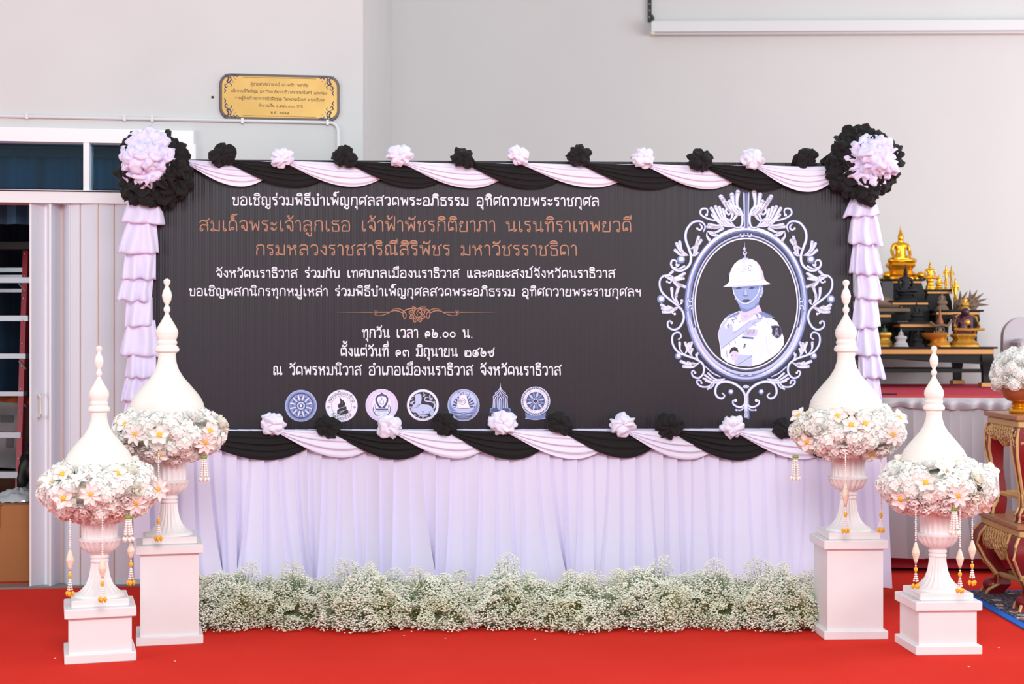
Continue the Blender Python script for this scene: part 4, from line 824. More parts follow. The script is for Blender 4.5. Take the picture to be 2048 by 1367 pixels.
# columns of ruffled tiers down both sides
def tier(mb, px0, px1, pt0, pt1, ytop, ybot, seed, R=None):
    """half-round puff of cloth, narrow at the top, wide and rolled under at the bottom hem"""
    nu, nv = 64, 18; P = []; rnd = random.Random(seed); nf = rnd.uniform(2.5, 4.2); sl = rnd.uniform(-6, 6)
    for i in range(nu):
        s = i / (nu - 1); a = pi * s
        for j in range(nv):
            t = j / (nv - 1)
            if t < .86: y = ytop + (ybot - ytop) * (t / .86); g = (t / .86) ** .75; roll = 0
            else: k = (t - .86) / .14; y = ybot + 3 * sin(pi * k) - 7 * k * k; g = 1 - .12 * k; roll = .05 * k
            x0 = pt0 + (px0 - pt0) * g; x1 = pt1 + (px1 - pt1) * g
            x = (x0 + x1) / 2 - (x1 - x0) / 2 * cos(a)
            f = sin(2 * pi * nf * s + 2.2 * noise.noise(Vector((s * 2, t * 1.2, seed))) + seed)
            f2 = noise.noise(Vector((s * 5, t * 1.5, seed * 1.7)))
            d = .012 + (.035 + .045 * g) * sin(a) ** .7 + .020 * f * (.3 + .7 * g) * sin(a) ** .4 + .012 * f2 - roll
            hemw = (sl * (s - .5) * 1.6 + 3 * f2 + 1.2 * f) * g
            P.append(BN.P(x, y + hemw, d))
    mb.grid(P, nu, nv)
def ruffle_col(side, tiers):
    t = thing('ruffle_column', f'column of gathered lilac cloth puffs hanging down the {side} edge of the banner', 'ruffle', BN.P(tiers[-1][0], tiers[-1][5], .01), BN.rot, 'side ruffle columns')
    for i, q in enumerate(tiers):
        m = MB(); tier(m, *q, seed=i * 3.3 + (1 if side == 'left' else 50)); mk('ruffle_tier', m, M_white_s, t, ang=None)
ruffle_col('left', [(242, 331, 262, 318, 395, 446), (234, 318, 258, 312, 438, 506), (243, 312, 252, 312, 498, 557), (232, 303, 250, 308, 550, 601), (249, 306, 252, 305, 594, 652), (238, 318, 258, 310, 640, 711), (250, 314, 256, 312, 704, 754), (240, 316, 254, 308, 748, 800), (242, 318, 254, 310, 794, 850), (244, 320, 256, 312, 842, 905), (248, 318, 258, 312, 896, 960)])
ruffle_col('right', [(1685, 1761, 1704, 1748, 396, 432), (1695, 1767, 1706, 1752, 426, 488), (1697, 1767, 1708, 1750, 482, 547), (1708, 1768, 1713, 1752, 541, 597), (1702, 1762, 1712, 1752, 590, 656), (1706, 1763, 1713, 1754, 650, 709), (1716, 1773, 1717, 1757, 703, 755), (1722, 1766, 1722, 1757, 749, 815), (1718, 1768, 1720, 1757, 808, 870)])

# ---------------------------------------------------------------- pedestals, urns, spires, flowers
M_ped = mat('white_painted_wood', srgb(230, 228, 231), .5, bump=.05, bscale=30, var=.3, vscale=3, var_rgb=srgb(226, 221, 224))
M_urn = mat('white_moulded_urn', srgb(230, 226, 227), .45)
M_bead = mat('cream_beadwork', srgb(240, 235, 229), .65, bump=.28, bscale=50, bkind='Z')
M_petal = mat('white_petal', srgb(252, 251, 248), .6, spec=.3, sheen=.1)
M_petalc = mat('cream_petal', srgb(252, 250, 240), .6, spec=.3)
M_petalp = mat('blush_petal', srgb(251, 238, 236), .6, spec=.3)
M_petalr = mat('pink_peach_petal', srgb(246, 214, 208), .6, spec=.3)
M_beadp = mat('beaded_blush_petal', srgb(250, 240, 236), .6, bump=.9, bscale=220, bkind='voronoi')
M_yel = mat('yellow_bead_centre', srgb(240, 196, 50), .55, bump=.6, bscale=260, bkind='voronoi')
M_yel2 = mat('orange_yellow_bud', srgb(238, 178, 44), .5)
M_green = mat('leaf_green', srgb(66, 92, 58), .6)
M_grn2 = mat('green_collar', srgb(130, 160, 70), .6)
M_core = mat('floral_core', srgb(226, 230, 216), .9)
def translucent(m, k):
    nt = m.node_tree; b = nt.nodes['Principled BSDF']; o = [n for n in nt.nodes if n.type == 'OUTPUT_MATERIAL'][0]; t = nt.nodes.new('ShaderNodeBsdfTranslucent'); x = nt.nodes.new('ShaderNodeMixShader')
    t.inputs[0].default_value = b.inputs['Base Color'].default_value; x.inputs[0].default_value = k; nt.links.new(b.outputs[0], x.inputs[1]); nt.links.new(t.outputs[0], x.inputs[2]); nt.links.new(x.outputs[0], o.inputs[0])
for q in (M_petal, M_petalc, M_petalp, M_petalr): translucent(q, .22)
M_pearl = mat('white_bead_string', srgb(244, 236, 232), .45)
M_spin = mat('cream_bead_spindle', srgb(246, 228, 208), .5, bump=.8, bscale=260, bkind='voronoi')

def pedestal(corner, rot, h, label):
    c = Vector((corner[0], corner[1], 0)); R = Matrix.Rotation(rot, 3, 'Z'); ctr = c + R @ Vector((.16, .16, 0))
    t = thing('pedestal', label, 'pedestal', ctr, rot, 'white pedestals')
    m = MB(); m.bevbox(ctr + Vector((0, 0, h - .0225)), (.325, .325, .045), .004, R); mk('cap', m, M_ped, t, ang=30)
    m = MB(); m.box(ctr + Vector((0, 0, h / 2)), (.284, .284, h - .088), R); mk('shaft', m, M_ped, t, smooth=False)
    m = MB(); m.bevbox(ctr + Vector((0, 0, .0222)), (.325, .325, .0444), .004, R); mk('base', m, M_ped, t, ang=30)
    return Vector((ctr.x, ctr.y, h))
UP = [(.118, .034), (.112, .046), (.104, .050), (.084, .066, .06), (.064, .09, .10), (.050, .125, .12), (.043, .165, .12), (.040, .195, .12), (.043, .197), (.043, .205), (.038, .209), (.038, .214), (.044, .217), (.044, .226), (.038, .23), (.040, .236), (.058, .243, .06), (.078, .256, .10), (.092, .275, .10), (.0975, .293, .08), (.1, .300), (.1, .307), (.090, .310), (.084, .314, .05), (.085, .36, .08), (.089, .405, .08), (.095, .43, .05), (.108, .447), (.112, .455), (.108, .46), (.09, .455)]
def urn(c, rot, label):
    t = thing('urn', label, 'urn', c, rot, 'white fluted urns'); R = Matrix.Rotation(rot, 3, 'Z')
    m = MB(); m.bevbox(c + Vector((0, 0, .0175)), (.262, .262, .035), .004, R); mk('plinth', m, M_urn, t, ang=30)
    m = MB(); m.lathe([(p[0], p[1], p[2] if len(p) > 2 else 0) for p in UP], c, 120, fn=20); mk('bowl_and_stem', m, M_urn, t, ang=50)
SPT = [(4, 560 - 560), (7, 3), (6.4, 8), (3.5, 13), (3.6, 15), (8, 24), (9.8, 32), (8, 42), (3.6, 50), (3.6, 52), (6.6, 57), (6.4, 62), (3.5, 67), (4.2, 69), (6, 73), (11, 82), (17, 92), (21, 100), (21.8, 107), (20, 114), (18, 119), (18, 121), (19.5, 122.5), (20, 125), (19, 128), (18, 130), (22, 133), (24, 138), (23, 142), (17.5, 145), (17, 152), (18.5, 164), (23, 178), (32, 193), (45, 208), (56, 221), (65, 233), (70, 243), (72.5, 252), (71, 262), (66, 268)]
def spire(c, rot, k, z_tip, label, tilt=0):
    """c: urn foot; profile measured downwards from the tip"""
    t = thing('beaded_spire', label, 'spire', Vector((c.x, c.y, c.z + .55)), rot, 'cream beaded spires'); R = Matrix.Rotation(tilt, 3, 'Y')
    pr_ = [(max(.002, r / 390 * k * 1.0), -y / 390 * k) for r, y in SPT]; pr_ = [(.0005, 0.004)] + pr_
    n1 = 16
    def seg(a, b, n, name):
        q = pr_[a:b + 1]; top = Vector((c.x, c.y, z_tip)); m = MB(); m.lathe([(r, z) for r, z in reversed(q)], (0, 0, 0), n); m.v = [tuple(top + R @ (Vector(v))) for v in m.v]; mk(name, m, M_bead, t, ang=45)
    seg(0, 13, 24, 'finial'); seg(13, 21, 36, 'upper_bulb'); seg(21, 30, 36, 'collar'); seg(30, len(pr_) - 1, 56, 'bell')

# flower kinds, each one mesh shared by its copies
def m_hydrangea(seed, R=.046, n=30):
    m = MB(); rnd = random.Random(seed)
    for i in range(n):
        z = 1 - (i + .5) / n * 1.15; r = sqrt(max(0, 1 - z * z)); a = i * 2.39996; nrm = Vector((r * cos(a), r * sin(a), z)).normalized()
        nrm = (nrm + Vector((rnd.uniform(-.1, .1), rnd.uniform(-.1, .1), rnd.uniform(-.1, .1)))).normalized(); p = nrm * R * rnd.uniform(.94, 1.06)
        x = nrm.orthogonal().normalized(); y = nrm.cross(x); th = rnd.uniform(0, 6); s = rnd.uniform(.0145, .019)
        for k in range(4):
            d = x * cos(th + k * pi / 2) + y * sin(th + k * pi / 2); e = nrm.cross(d)
            cup = rnd.uniform(.0, .28); m.add([p, p + d * s * .55 + e * s * .5 + nrm * s * .12, p + d * s * 1.15 + nrm * s * cup, p + d * s * .55 - e * s * .5 + nrm * s * .12, p + d * s * .6 - nrm * s * .1], [(0, 3, 4), (0, 4, 1), (4, 3, 2), (4, 2, 1)])
    m.ball((0, 0, 0), R * .92, 10, 7); return m
def petal_grid(m, base, out, up, L, Wd, cup, curl, pointed=0, nu=4, nv=5, ruf=0, seed=0, mi=0):
    side = up.cross(out).normalized(); P = []
    for j in range(nv):
        t = j / (nv - 1); wv = Wd * (sin(pi * min(1, .18 + .82 * t) ** (.8 if not pointed else .9)) if t < 1 or not pointed else 0)
        if not pointed: wv = Wd * (sin(pi * (.12 + .70 * t)))
        else: wv = Wd * (sin(pi * (.10 + .90 * t)) ** .8)
        for i in range(nu):
            s = i / (nu - 1) * 2 - 1
            h = cup * s * s * L + curl * t * t * L + ruf * sin(s * 7 + seed + t * 4) * t
            P.append(base + out * (L * t) + side * (wv * s) + up * h)
    m.grid(P, nv, nu, mi)
def m_peony(seed, R=.05):
    m = MB(); rnd = random.Random(seed)
    for layer, (n, tilt, L) in enumerate(((9, 10, 1.0), (8, 32, .92), (7, 54, .8), (5, 74, .62))):
        for k in range(n):
            a = 2 * pi * k / n + layer * .4 + rnd.uniform(-.15, .15); th = radians(tilt + rnd.uniform(-7, 7))
            out = Vector((cos(a) * cos(th), sin(a) * cos(th), sin(th))); up = Vector((-cos(a) * sin(th), -sin(a) * sin(th), cos(th)))
            petal_grid(m, Vector((cos(a), sin(a), 0)) * R * .08 + Vector((0, 0, layer * .003)), out, up, R * L, R * .42, .22, .25, 0, 5, 5, R * .055, rnd.uniform(0, 9))
    return m
def m_daisy(seed, R=.042, n=5, wide=.42):
    m = MB()
    for k in range(n):
        a = 2 * pi * k / n + seed; th = radians(8 + (k * 37 % 11))
        out = Vector((cos(a) * cos(th), sin(a) * cos(th), sin(th))); up = Vector((-cos(a) * sin(th), -sin(a) * sin(th), cos(th)))
        petal_grid(m, out * R * .16, out, up, R, R * wide, .2, -.12, 1, 5, 7)
    return m
def m_daisy_centre(R): m = MB(); m.lathe([(R, -.003), (R, .002), (R * .85, .006), (R * .45, .008), (.0005, .0085)], (0, 0, .004), 14); return m
def m_leaf(): m = MB(); petal_grid(m, Vector((0, 0, 0)), Vector((1, 0, .1)).normalized(), Vector((0, 0, 1)), .06, .017, -.15, -.2, 1, 3, 6); return m
def m_lily(): 
    m = MB()
    for k in range(6):
        a = 2 * pi * k / 6; th = radians(38); out = Vector((cos(a) * cos(th), sin(a) * cos(th), sin(th))); up = Vector((-cos(a) * sin(th), -sin(a) * sin(th), cos(th)))
        petal_grid(m, out * .004, out, up, .06, .012 if k % 2 else .016, .25, -.55, 1, 4, 7)
    return m
def template(name, m, mt, ang=None):
    o = mk(name, m, mt, None, ang=ang, world=False, smooth=True); COL.objects.unlink(o); return o
TH = [template('hydrangea_head', m_hydrangea(s, .047, 26), M_petal) for s in (1, 2, 3)]
TP = [template('peony', m_peony(s), mt) for s, mt in ((4, M_petal), (5, M_petalp), (6, M_petalr), (7, M_petalc))]
TD = [template('beaded_flower', m_daisy(s, .046), mt) for s, mt in ((.2, M_beadp), (.7, M_beadp))] + [template('beaded_flower', m_daisy(.4, .052, 8, .26), M_petalp)]
TC = template('flower_centre', m_daisy_centre(.0135), M_yel); TC2 = template('flower_centre', m_daisy_centre(.013), M_yel2)
TL = template('leaf', m_leaf(), M_green); TLY = template('lily', m_lily(), M_petal)
for o, l in ((TP[1], 'pale pink peony'), (TP[2], 'pink-peach peony'), (TP[3], 'cream peony'), (TC, 'yellow beaded centre'), (TC2, 'orange-yellow centre')): o['label'] = l
def orient(p, n, spin=0, s=1):
    q = n.to_track_quat('Z', 'Y').to_matrix().to_4x4(); return Matrix.Translation(p) @ q @ Matrix.Rotation(spin, 4, 'Z') @ Matrix.Scale(s, 4)
def wreath(c, rx, rz, label, daisies, pinks, seed, shift=(0, 0, 0)):
    """a fat cushion of flower heads around the foot of the spire; c is its middle"""
    c = c + Vector(shift); t = thing('flower_cushion', label, 'flower arrangement', c, 0, 'flower cushions on the urns'); rnd = random.Random(seed)
    m = MB(); m.lathe([(max(.09 if 0 else .001, rx * .80 * sin(pi * j / 12)), -rz * .72 * cos(pi * j / 12)) for j in range(13)], c, 32, cap=False); mk('foliage_core', m, M_core, t)
    nrmf = lambda p: Vector((p.x / rx ** 2, p.y / rx ** 2, p.z / rz ** 2)).normalized()
    taken = []
    eye = Vector((0, 0, CAMH))
    def hit(px, py, k=1.0):
        d = Vector(((px - CX) / FPX, 1, -(py - CY) / FPX)); o = eye - c; S = Vector((1 / rx, 1 / rx, 1 / rz)) * (1 / k)
        o2 = Vector((o.x * S.x, o.y * S.y, o.z * S.z)); d2 = Vector((d.x * S.x, d.y * S.y, d.z * S.z)); A = d2.dot(d2); B = o2.dot(d2); C_ = o2.dot(o2) - 1; D_ = B * B - A * C_
        if D_ < 0: tt = -B / A; p = o + d * tt; return p * (1 / sqrt((p.x / rx) ** 2 + (p.y / rx) ** 2 + (p.z / rz) ** 2))
        return o + d * ((-B - sqrt(D_)) / A)
    for i, (px, py, kind) in enumerate(daisies):
        p = hit(px, py); n = (nrmf(p) * .7 + Vector((-c.x, -c.y, .35)).normalized() * .55).normalized(); taken.append(p)
        if kind == 'l': f = inst(TLY, t, M=orient(p * 1.0, n, i, 1.0)); inst(TC2, f, M=Matrix.Translation((0, 0, .01)) @ Matrix.Scale(.45, 4)); continue
        if kind == 'p': inst(TP[1], t, M=orient(p * .97, n, i, 1.0)); continue
        src = TD[2] if kind == 'o' else TD[i % 2]; f = inst(src, t, M=orient(p * 1.07, n, i * 1.1, .95 + .1 * rnd.random())); inst(TC2 if kind == 'o' else TC, f, M=Matrix.Identity(4))
    for px, py, k in pinks:
        p = hit(px, py); inst(TP[k], t, M=orient(p * .95, nrmf(p), px, 1.05)); taken.append(p)
    N = 110
    for i in range(N):
        z = 1 - 2 * (i + .5) / N; r = sqrt(1 - z * z); a = i * 2.39996 + seed; p = Vector((rx * r * cos(a), rx * r * sin(a), rz * z))
        if abs(z) > .93: continue
        if any((p - q).length < .038 for q in taken): continue
        nn = nrmf(p)
        if i % 9 == 4: inst(TP[0] if z > -.2 else TP[1], t, M=orient(p * .93, nn, i, rnd.uniform(.85, 1.0)))
        elif i % 17 == 3: inst(TP[3], t, M=orient(p * .93, nn, i, .9))
        elif i % 23 == 7: inst(TLY, t, M=orient(p * .98, nn, i, .9))
        else: inst(TH[i % 3], t, M=orient(p * rnd.uniform(.86, .94), nn, i, rnd.uniform(.85, 1.08)))
        if i % 7 == 2: inst(TL, t, M=orient(p * .97, (nn + Vector((rnd.uniform(-.6, .6), rnd.uniform(-.6, .6), -.3))).normalized(), i * 2.2, .9))
    return t

# hanging garlands
def bead_string(m, x, y, z0, z1, r=.0045, step=.0105, mi=0):
    n = max(1, int((z0 - z1) / step))
    for k in range(n): m.ball((x + .0008 * sin(k * 2.2), y, z0 - (k + .5) * (z0 - z1) / n), r, 7, 4, mi, sz=1.1)
def bud(m, x, y, z, s=.010, mi=0, tip=-1): m.lathe([(.0008, -s * 1.5), (s * .55, -s * .8), (s * .85, -.0), (s * .7, s * .6), (s * .3, s * 1.0), (.0008, s * 1.1)], (x, y, z), 9, mi, cap=False)
def garland(px, Y, ytop, sp, budy, yend, label):
    p0 = W(px, ytop, Y); z = lambda py: CAMH - (py - CY) / FPX * Y; x, y = p0.x, Y
    t = thing('bead_garland', label, 'garland', (x, y, z(yend)), 0, 'bead garlands hanging from the flowers')
    m = MB(); bead_string(m, x, y, z(ytop) + .05, z(sp[0] if sp else budy) + .004); mk('bead_string', m, M_pearl, t)
    if sp:
        a, b = z(sp[0]), z(sp[1]); L = a - b; m = MB(); m.lathe([(.004, -L / 2), (.010, -L * .32), (.0175, -L * .04), (.0185, 0), (.0175, L * .06), (.010, L * .34), (.004, L / 2)], (x, y, (a + b) / 2), 16); mk('spindle', m, M_spin, t, ang=None)
        m = MB(); bead_string(m, x, y, b, z(budy) + .008); mk('bead_string', m, M_pearl, t)
    m = MB(); bud(m, x, y, z(budy), .0115); mk('bud', m, M_yel2, t, ang=None)
    for k in range(3):
        dx = (-.011, .011, .0)[k]; dy = (0, 0, -.012)[k]; m = MB(); zt_, ze = z(budy) - .012, z(yend) + .018; n = int((zt_ - ze) / .0105)
        for q in range(n): f = q / n; m.ball((x + dx * f, y + dy * f, zt_ - q * .0105), .0052, 7, 4, sz=.9)
        mk('tassel_strand', m, M_pearl, t); m = MB(); bud(m, x + dx * 1.15, y + dy, z(yend) + .012, .0105); mk('tassel_bud', m, M_yel2, t, ang=None)
    return t
def tassel(px, Y, ytop, yend, label):
    z = lambda py: CAMH - (py - CY) / FPX * Y; x, y = W(px, ytop, Y).x, Y
    t = thing('jasmine_tassel', label, 'tassel', (x, y, z(yend)), 0, 'white jasmine tassels')
    m = MB(); m.lathe([(.001, -.009), (.013, -.008), (.017, 0), (.014, .007), (.001, .009)], (x, y, z(ytop)), 12, cap=False); mk('collar', m, M_grn2, t)
    for k in range(6):
        a = k * pi / 3; m = MB(); zt_, ze = z(ytop) - .008, z(yend) + .012; n = max(2, int((zt_ - ze) / .0115))
        for q in range(n): f = q / n; m.ball((x + cos(a) * (.008 + .010 * f), y + sin(a) * (.008 + .010 * f), zt_ - q * .0115), .0062, 7, 4)
        mk('tassel_strand', m, M_pearl, t); m = MB(); bud(m, x + cos(a) * .021, y + sin(a) * .021, z(yend) + .006, .0095); mk('tassel_bud', m, M_petalc, t, ang=None)

def stand(key, corner, rot, h, k, tipy, lab, daisies, pinks, seed, fx=0, spx=None):
    c = pedestal(corner, rot, h, lab[0]); urn(c, rot, lab[1])
    zt_ = CAMH - (tipy - CY) / FPX * c.y; cc = c.copy()
    if spx: cc.x = (spx - CX) / FPX * c.y
    spire(cc, rot, k, zt_, lab[2]); wreath(Vector((c.x + fx, c.y, c.z + .545)), .268, .128, lab[3], daisies, pinks, seed); return c
cTL = stand('TL', (-1.848, 7.38), radians(13.8), .495, 1.0, 558, ('tall white pedestal at the left, just behind the lower left one', 'white fluted urn on the tall left pedestal', 'tall cream beaded spire in front of the left end of the dark banner', 'white flower cushion around the spire on the tall left urn'),
   [(257, 850, 'd'), (274, 822, 'd'), (276, 868, 'o'), (320.5, 869, 'd'), (319.5, 904, 'd'), (362, 823, 'd'), (414, 861, 'd'), (405, 883, 'o')], [(300, 900, 1), (262, 890, 1), (440, 850, 3)], 3, spx=334)
cSL = stand('SL', (-2.0755, 6.964), radians(17.2), .256, .85, 692, ('low white pedestal at the far left front', 'white fluted urn on the low left pedestal', 'smaller cream beaded spire in front of the white folding door', 'white and pink flower cushion around the spire on the low left urn'),
   [(130, 950, 'd'), (132.5, 994, 'd'), (183, 987, 'o'), (231, 949, 'd'), (261.5, 929, 'd'), (266, 1003, 'o'), (307, 978, 'o'), (104, 965, 'l')], [(118, 1028, 2), (150, 1036, 2), (235, 1018, 2), (195, 1030, 1), (250, 1035, 1), (290, 1020, 1), (170, 1038, 1)], 8, fx=0, spx=198)
cTR = stand('TR', (1.5748, 7.554), radians(2), .5, 1.0, 560, ('tall white pedestal at the right, beside the gypsophila row', 'white fluted urn on the tall right pedestal', 'tall cream beaded spire in front of the right end of the dark banner', 'white flower cushion around the spire on the tall right urn'),
   [(1595, 831, 'd'), (1620, 881, 'd'), (1677, 834, 'd'), (1702, 850, 'd'), (1703, 822, 'd'), (1728, 848, 'd'), (1739, 903, 'd'), (1715, 888, 'p'), (1792, 838, 'd'), (1779, 868, 'o')], [(1690, 895, 1), (1660, 905, 1), (1640, 815, 3), (1765, 895, 1)], 12, spx=1692)
cSR = stand('SR', (1.935, 7.179), radians(3.5), .256, .85, 692, ('low white pedestal at the far right front', 'white fluted urn on the low right pedestal', 'smaller cream beaded spire in front of the silver stage curtain', 'white flower cushion around the spire on the low right urn'),
   [(1807, 923, 'd'), (1853, 965, 'd'), (1807, 995, 'd'), (1914, 989, 'o'), (1912, 929, 'd'), (1978, 943, 'd'), (1972, 1012, 'd'), (1893, 942, 'l')], [(1790, 1015, 1), (1850, 1012, 1), (1890, 1010, 1), (1830, 1000, 1), (1950, 1022, 1), (1925, 1020, 1)], 17, fx=.0, spx=1868)
# garlands: pixel column, depth, top, spindle, bud, end
garland(140, cSL.y - .20, 1058, (1098, 1141), 1150, 1191, 'leftmost bead garland, hanging clear of the low left urn')
garland(205, cSL.y - .24, 1045, (1116, 1156), 1166, 1203, 'bead garland hanging in front of the stem of the low left urn')
garland(262, cSL.y - .16, 1030, (1085, 1117), 1128, 1169, 'bead garland at the right side of the low left urn')
tassel(257, cSL.y - .21, 1034, 1080, 'white jasmine tassel with green collar below the low left flower cushion')
garland(317, cTL.y - .24, 925, (960, 1000), 1041, 1081, 'bead garland hanging between the two left urns')
tassel(408, cTL.y - .15, 914, 960, 'white jasmine tassel hanging against the pale skirt at the left')
tassel(1591, cTR.y - .10, 913, 958, 'white jasmine tassel hanging against the pale skirt at the right')
garland(1691, cTR.y - .24, 925, (966, 1013), 1028, 1065, 'bead garland hanging in front of the tall right urn')
garland(1762, cTR.y - .12, 918, None, 1030, 1064, 'bead garland without spindle hanging right of the tall right urn')
garland(1831.5, cSR.y - .20, 1025, (1083, 1127), 1138, 1176, 'bead garland at the left side of the low right urn')
garland(1920, cSR.y - .24, 1030, (1097, 1136), 1148, 1185, 'bead garland in front of the right edge of the low right urn')
garland(1944.5, cSR.y - .10, 1025, (1079, 1119), 1131, 1169, 'rightmost bead garland, before the red legs of the gilt table')
tassel(1909, cSR.y - .24, 1018, 1067, 'white jasmine tassel with green collar below the low right flower cushion')

# ---------------------------------------------------------------- gypsophila along the foot of the skirt
M_blos = mat('gypsophila_white', srgb(240, 240, 228), .7, var=.12, vscale=5, var_rgb=srgb(226, 228, 206), detail=1)
M_sprig = mat('gypsophila_green', srgb(116, 142, 96), .8, var=.12, vscale=6, var_rgb=srgb(160, 158, 88), detail=1)
def gyp(seed, nb=10500):
    rng = np.random.default_rng(seed); A, B, H = .29, .33, .27
    # lobed mound
    lob = [(rng.uniform(-.19, .19), rng.uniform(-.25, .2), rng.uniform(.10, .22), rng.uniform(.08, .13)) for _ in range(16)]
    n2 = nb * 2; u = rng.random(n2); th = rng.random(n2) * 2 * pi; zz = rng.random(n2) ** .8
    rad = np.sqrt(1 - zz ** 2); jit = 1 - .34 * rng.random(n2) ** 1.6
    P = np.stack([A * rad * np.cos(th) * jit, B * rad * np.sin(th) * jit, .012 + H * zz * jit], 1)
    f = np.array([noise.noise(Vector((p[0] * 9 + seed, p[1] * 9, p[2] * 9))) for p in P]); P[:, :2] *= (1 + .30 * f)[:, None]; P[:, 2] *= (1 + .42 * f)
    keep = np.array([noise.noise(Vector((p[0] * 17, p[1] * 17 + seed, p[2] * 17))) for p in P]) > -.20
    P = P[keep][:nb]; n = len(P); P[:, 2] = np.maximum(P[:, 2], .008)
    s = rng.uniform(.0042, .0066, n); base = np.array([(1, 0, 0), (0, 1, 0), (-1, 0, 0), (0, -1, 0), (0, 0, .8), (0, 0, -.7)])
    V = (base[None] * s[:, None, None] + P[:, None, :]).reshape(-1, 3); F = np.array([(0, 1, 4), (1, 2, 4), (2, 3, 4), (3, 0, 4), (1, 0, 5), (2, 1, 5), (3, 2, 5), (0, 3, 5)])
    FF = (F[None] + (np.arange(n) * 6)[:, None, None]).reshape(-1, 3)
    me = bpy.data.meshes.new('blossoms'); me.from_pydata(V.tolist(), [], FF.tolist()); me.materials.append(M_blos); o = bpy.data.objects.new('blossoms', me); o['kind'] = 'stuff'
    # stems: three-sided slivers from inside the mound to blossoms, with side twigs
    m = 2600; idx = rng.integers(0, n, m); tip = P[idx]; root = tip * np.array([.55, .55, .35]) + rng.normal(0, .012, (m, 3)); root[:, 2] = np.maximum(root[:, 2], .004)
    start = tip * .0 + root + (tip - root) * rng.uniform(0, .55, m)[:, None]; side = rng.normal(0, 1, (m, 3)); side /= np.linalg.norm(side, axis=1)[:, None]; wd = .0012
    mid = (start + tip) / 2 + rng.normal(0, .006, (m, 3)); V = np.stack([start + side * wd, start - side * wd, mid + side * wd * 1.6, mid - side * wd * 1.6, tip], 1).reshape(-1, 3)
    F = (np.array([(0, 1, 3), (0, 3, 2), (2, 3, 4)])[None] + (np.arange(m) * 5)[:, None, None]).reshape(-1, 3)
    me = bpy.data.meshes.new('stems'); me.from_pydata(V.tolist(), [], F.tolist()); me.materials.append(M_sprig); o2 = bpy.data.objects.new('stems', me); o2['kind'] = 'stuff'
    mb = MB(); mb.lathe([(max(.001, .15 * sin(pi / 2 * (1 - j / 7))) if j < 7 else .001, .005 + .15 * sin(pi / 2 * j / 7)) for j in range(8)], (0, 0, 0), 20, sy=1.2)
    mb.v = [(v[0] * (1 + .3 * noise.noise(Vector(v) * 9)), v[1] * (1 + .3 * noise.noise(Vector(v) * 8)), max(0.004, v[2] * (1 + .3 * noise.noise(Vector(v) * 10)))) for v in mb.v]
    o3 = mk('foliage', mb, mat('gypsophila_foliage', srgb(128, 140, 112), .9, var=.15, vscale=20, var_rgb=srgb(96, 104, 84)), None, world=False); COL.objects.unlink(o3); return o, o2, o3
GY = [gyp(s) for s in (1, 2, 3)]
gx = [455, 590, 730, 870, 1010, 1150, 1290, 1425, 1555]
gl = ['beside the tall left pedestal', 'second from the left in the row', 'third from the left in the row', 'fourth from the left', 'in the middle of the row', 'fourth from the right', 'third from the right in the row', 'second from the right in the row', 'beside the tall right pedestal']
for i, px in enumerate(gx):
    Y = 8.02 + .05 * sin(i * 2.1); t = thing('gypsophila_bunch', 'white gypsophila mound on the red carpet, ' + gl[i], 'flower bunch', ((px - CX) / FPX * Y, Y, 0), radians((0, 180, 12, 190, -10, 170, 5, 185, -5)[i]), 'gypsophila bunches along the banner')
    t.scale = (1.0, 1.0 if i not in (0, 8) else .95, (.9, .86, .98, .88, .92, .86, .98, .9, .98)[i])
    for s in GY[i % 3]: inst(s, t, M=Matrix.Identity(4))
rnd = random.Random(4); m = MB()
for px, py, wh in ((808, 1273, 'before the fourth gypsophila mound'), (891, 1278, 'left of the middle, nearest the camera there'), (110, 1318, 'left of the low left pedestal'), (350, 1324, 'right of the low left pedestal'), (1938, 1335, 'in front of the low right pedestal'), (1998, 1297, 'right of the low right pedestal'), (1070, 1280, 'before the middle gypsophila mound')):
    Y = CAMH * FPX / (py - CY); p = W(px, py, Y); m = MB()
    for k in range(4): a = k * pi / 2 + px; petal_grid(m, Vector((p.x, p.y, .004)), Vector((cos(a), sin(a), .1)).normalized(), Vector((0, 0, 1)), .006, .003, .2, .3, 1, 3, 3)
    mk('fallen_blossom', m, M_petal, label='tiny fallen white blossom on the carpet ' + wh, cat='blossom', group='fallen blossoms on the carpet')

# ---------------------------------------------------------------- store room contents seen through the open door
M_red = mat('red_fibreglass', srgb(172, 26, 50), .4); M_alu = mat('aluminium', srgb(186, 190, 198), .4, metal=.55); M_blk = mat('black_plastic', srgb(24, 24, 26), .5)
M_cardb = mat('cardboard', srgb(170, 112, 66), .85, var=.3, vscale=3, var_rgb=srgb(158, 100, 56)); M_cardd = mat('dark_cardboard', srgb(88, 50, 36), .85); M_tape = mat('brown_tape', srgb(140, 88, 50), .35)
LY = 10.15; lz = lambda py, Y=LY: CAMH - (py - CY) / FPX * Y; lx = lambda px, Y=LY: (px - CX) / FPX * Y
ld = thing('step_ladder', 'red fibreglass step ladder with aluminium treads inside the doorway', 'ladder', (lx(-20), LY, 0), 0)
zt_ = lz(497); xt, xbm = lx(54, LY + .26), lx(30)
def rail(m, x0, y0, z0, x1, y1, z1, wx, wy):
    vs = [(x0 - wx, y0 - wy, z0), (x0 + wx, y0 - wy, z0), (x0 + wx, y0 + wy, z0), (x0 - wx, y0 + wy, z0), (x1 - wx, y1 - wy, z1), (x1 + wx, y1 - wy, z1), (x1 + wx, y1 + wy, z1), (x1 - wx, y1 + wy, z1)]
    m.add(vs, [(0, 3, 2, 1), (4, 5, 6, 7), (0, 1, 5, 4), (1, 2, 6, 5), (2, 3, 7, 6), (3, 0, 4, 7)])
xl_t, xl_b = lx(-110), lx(-140)
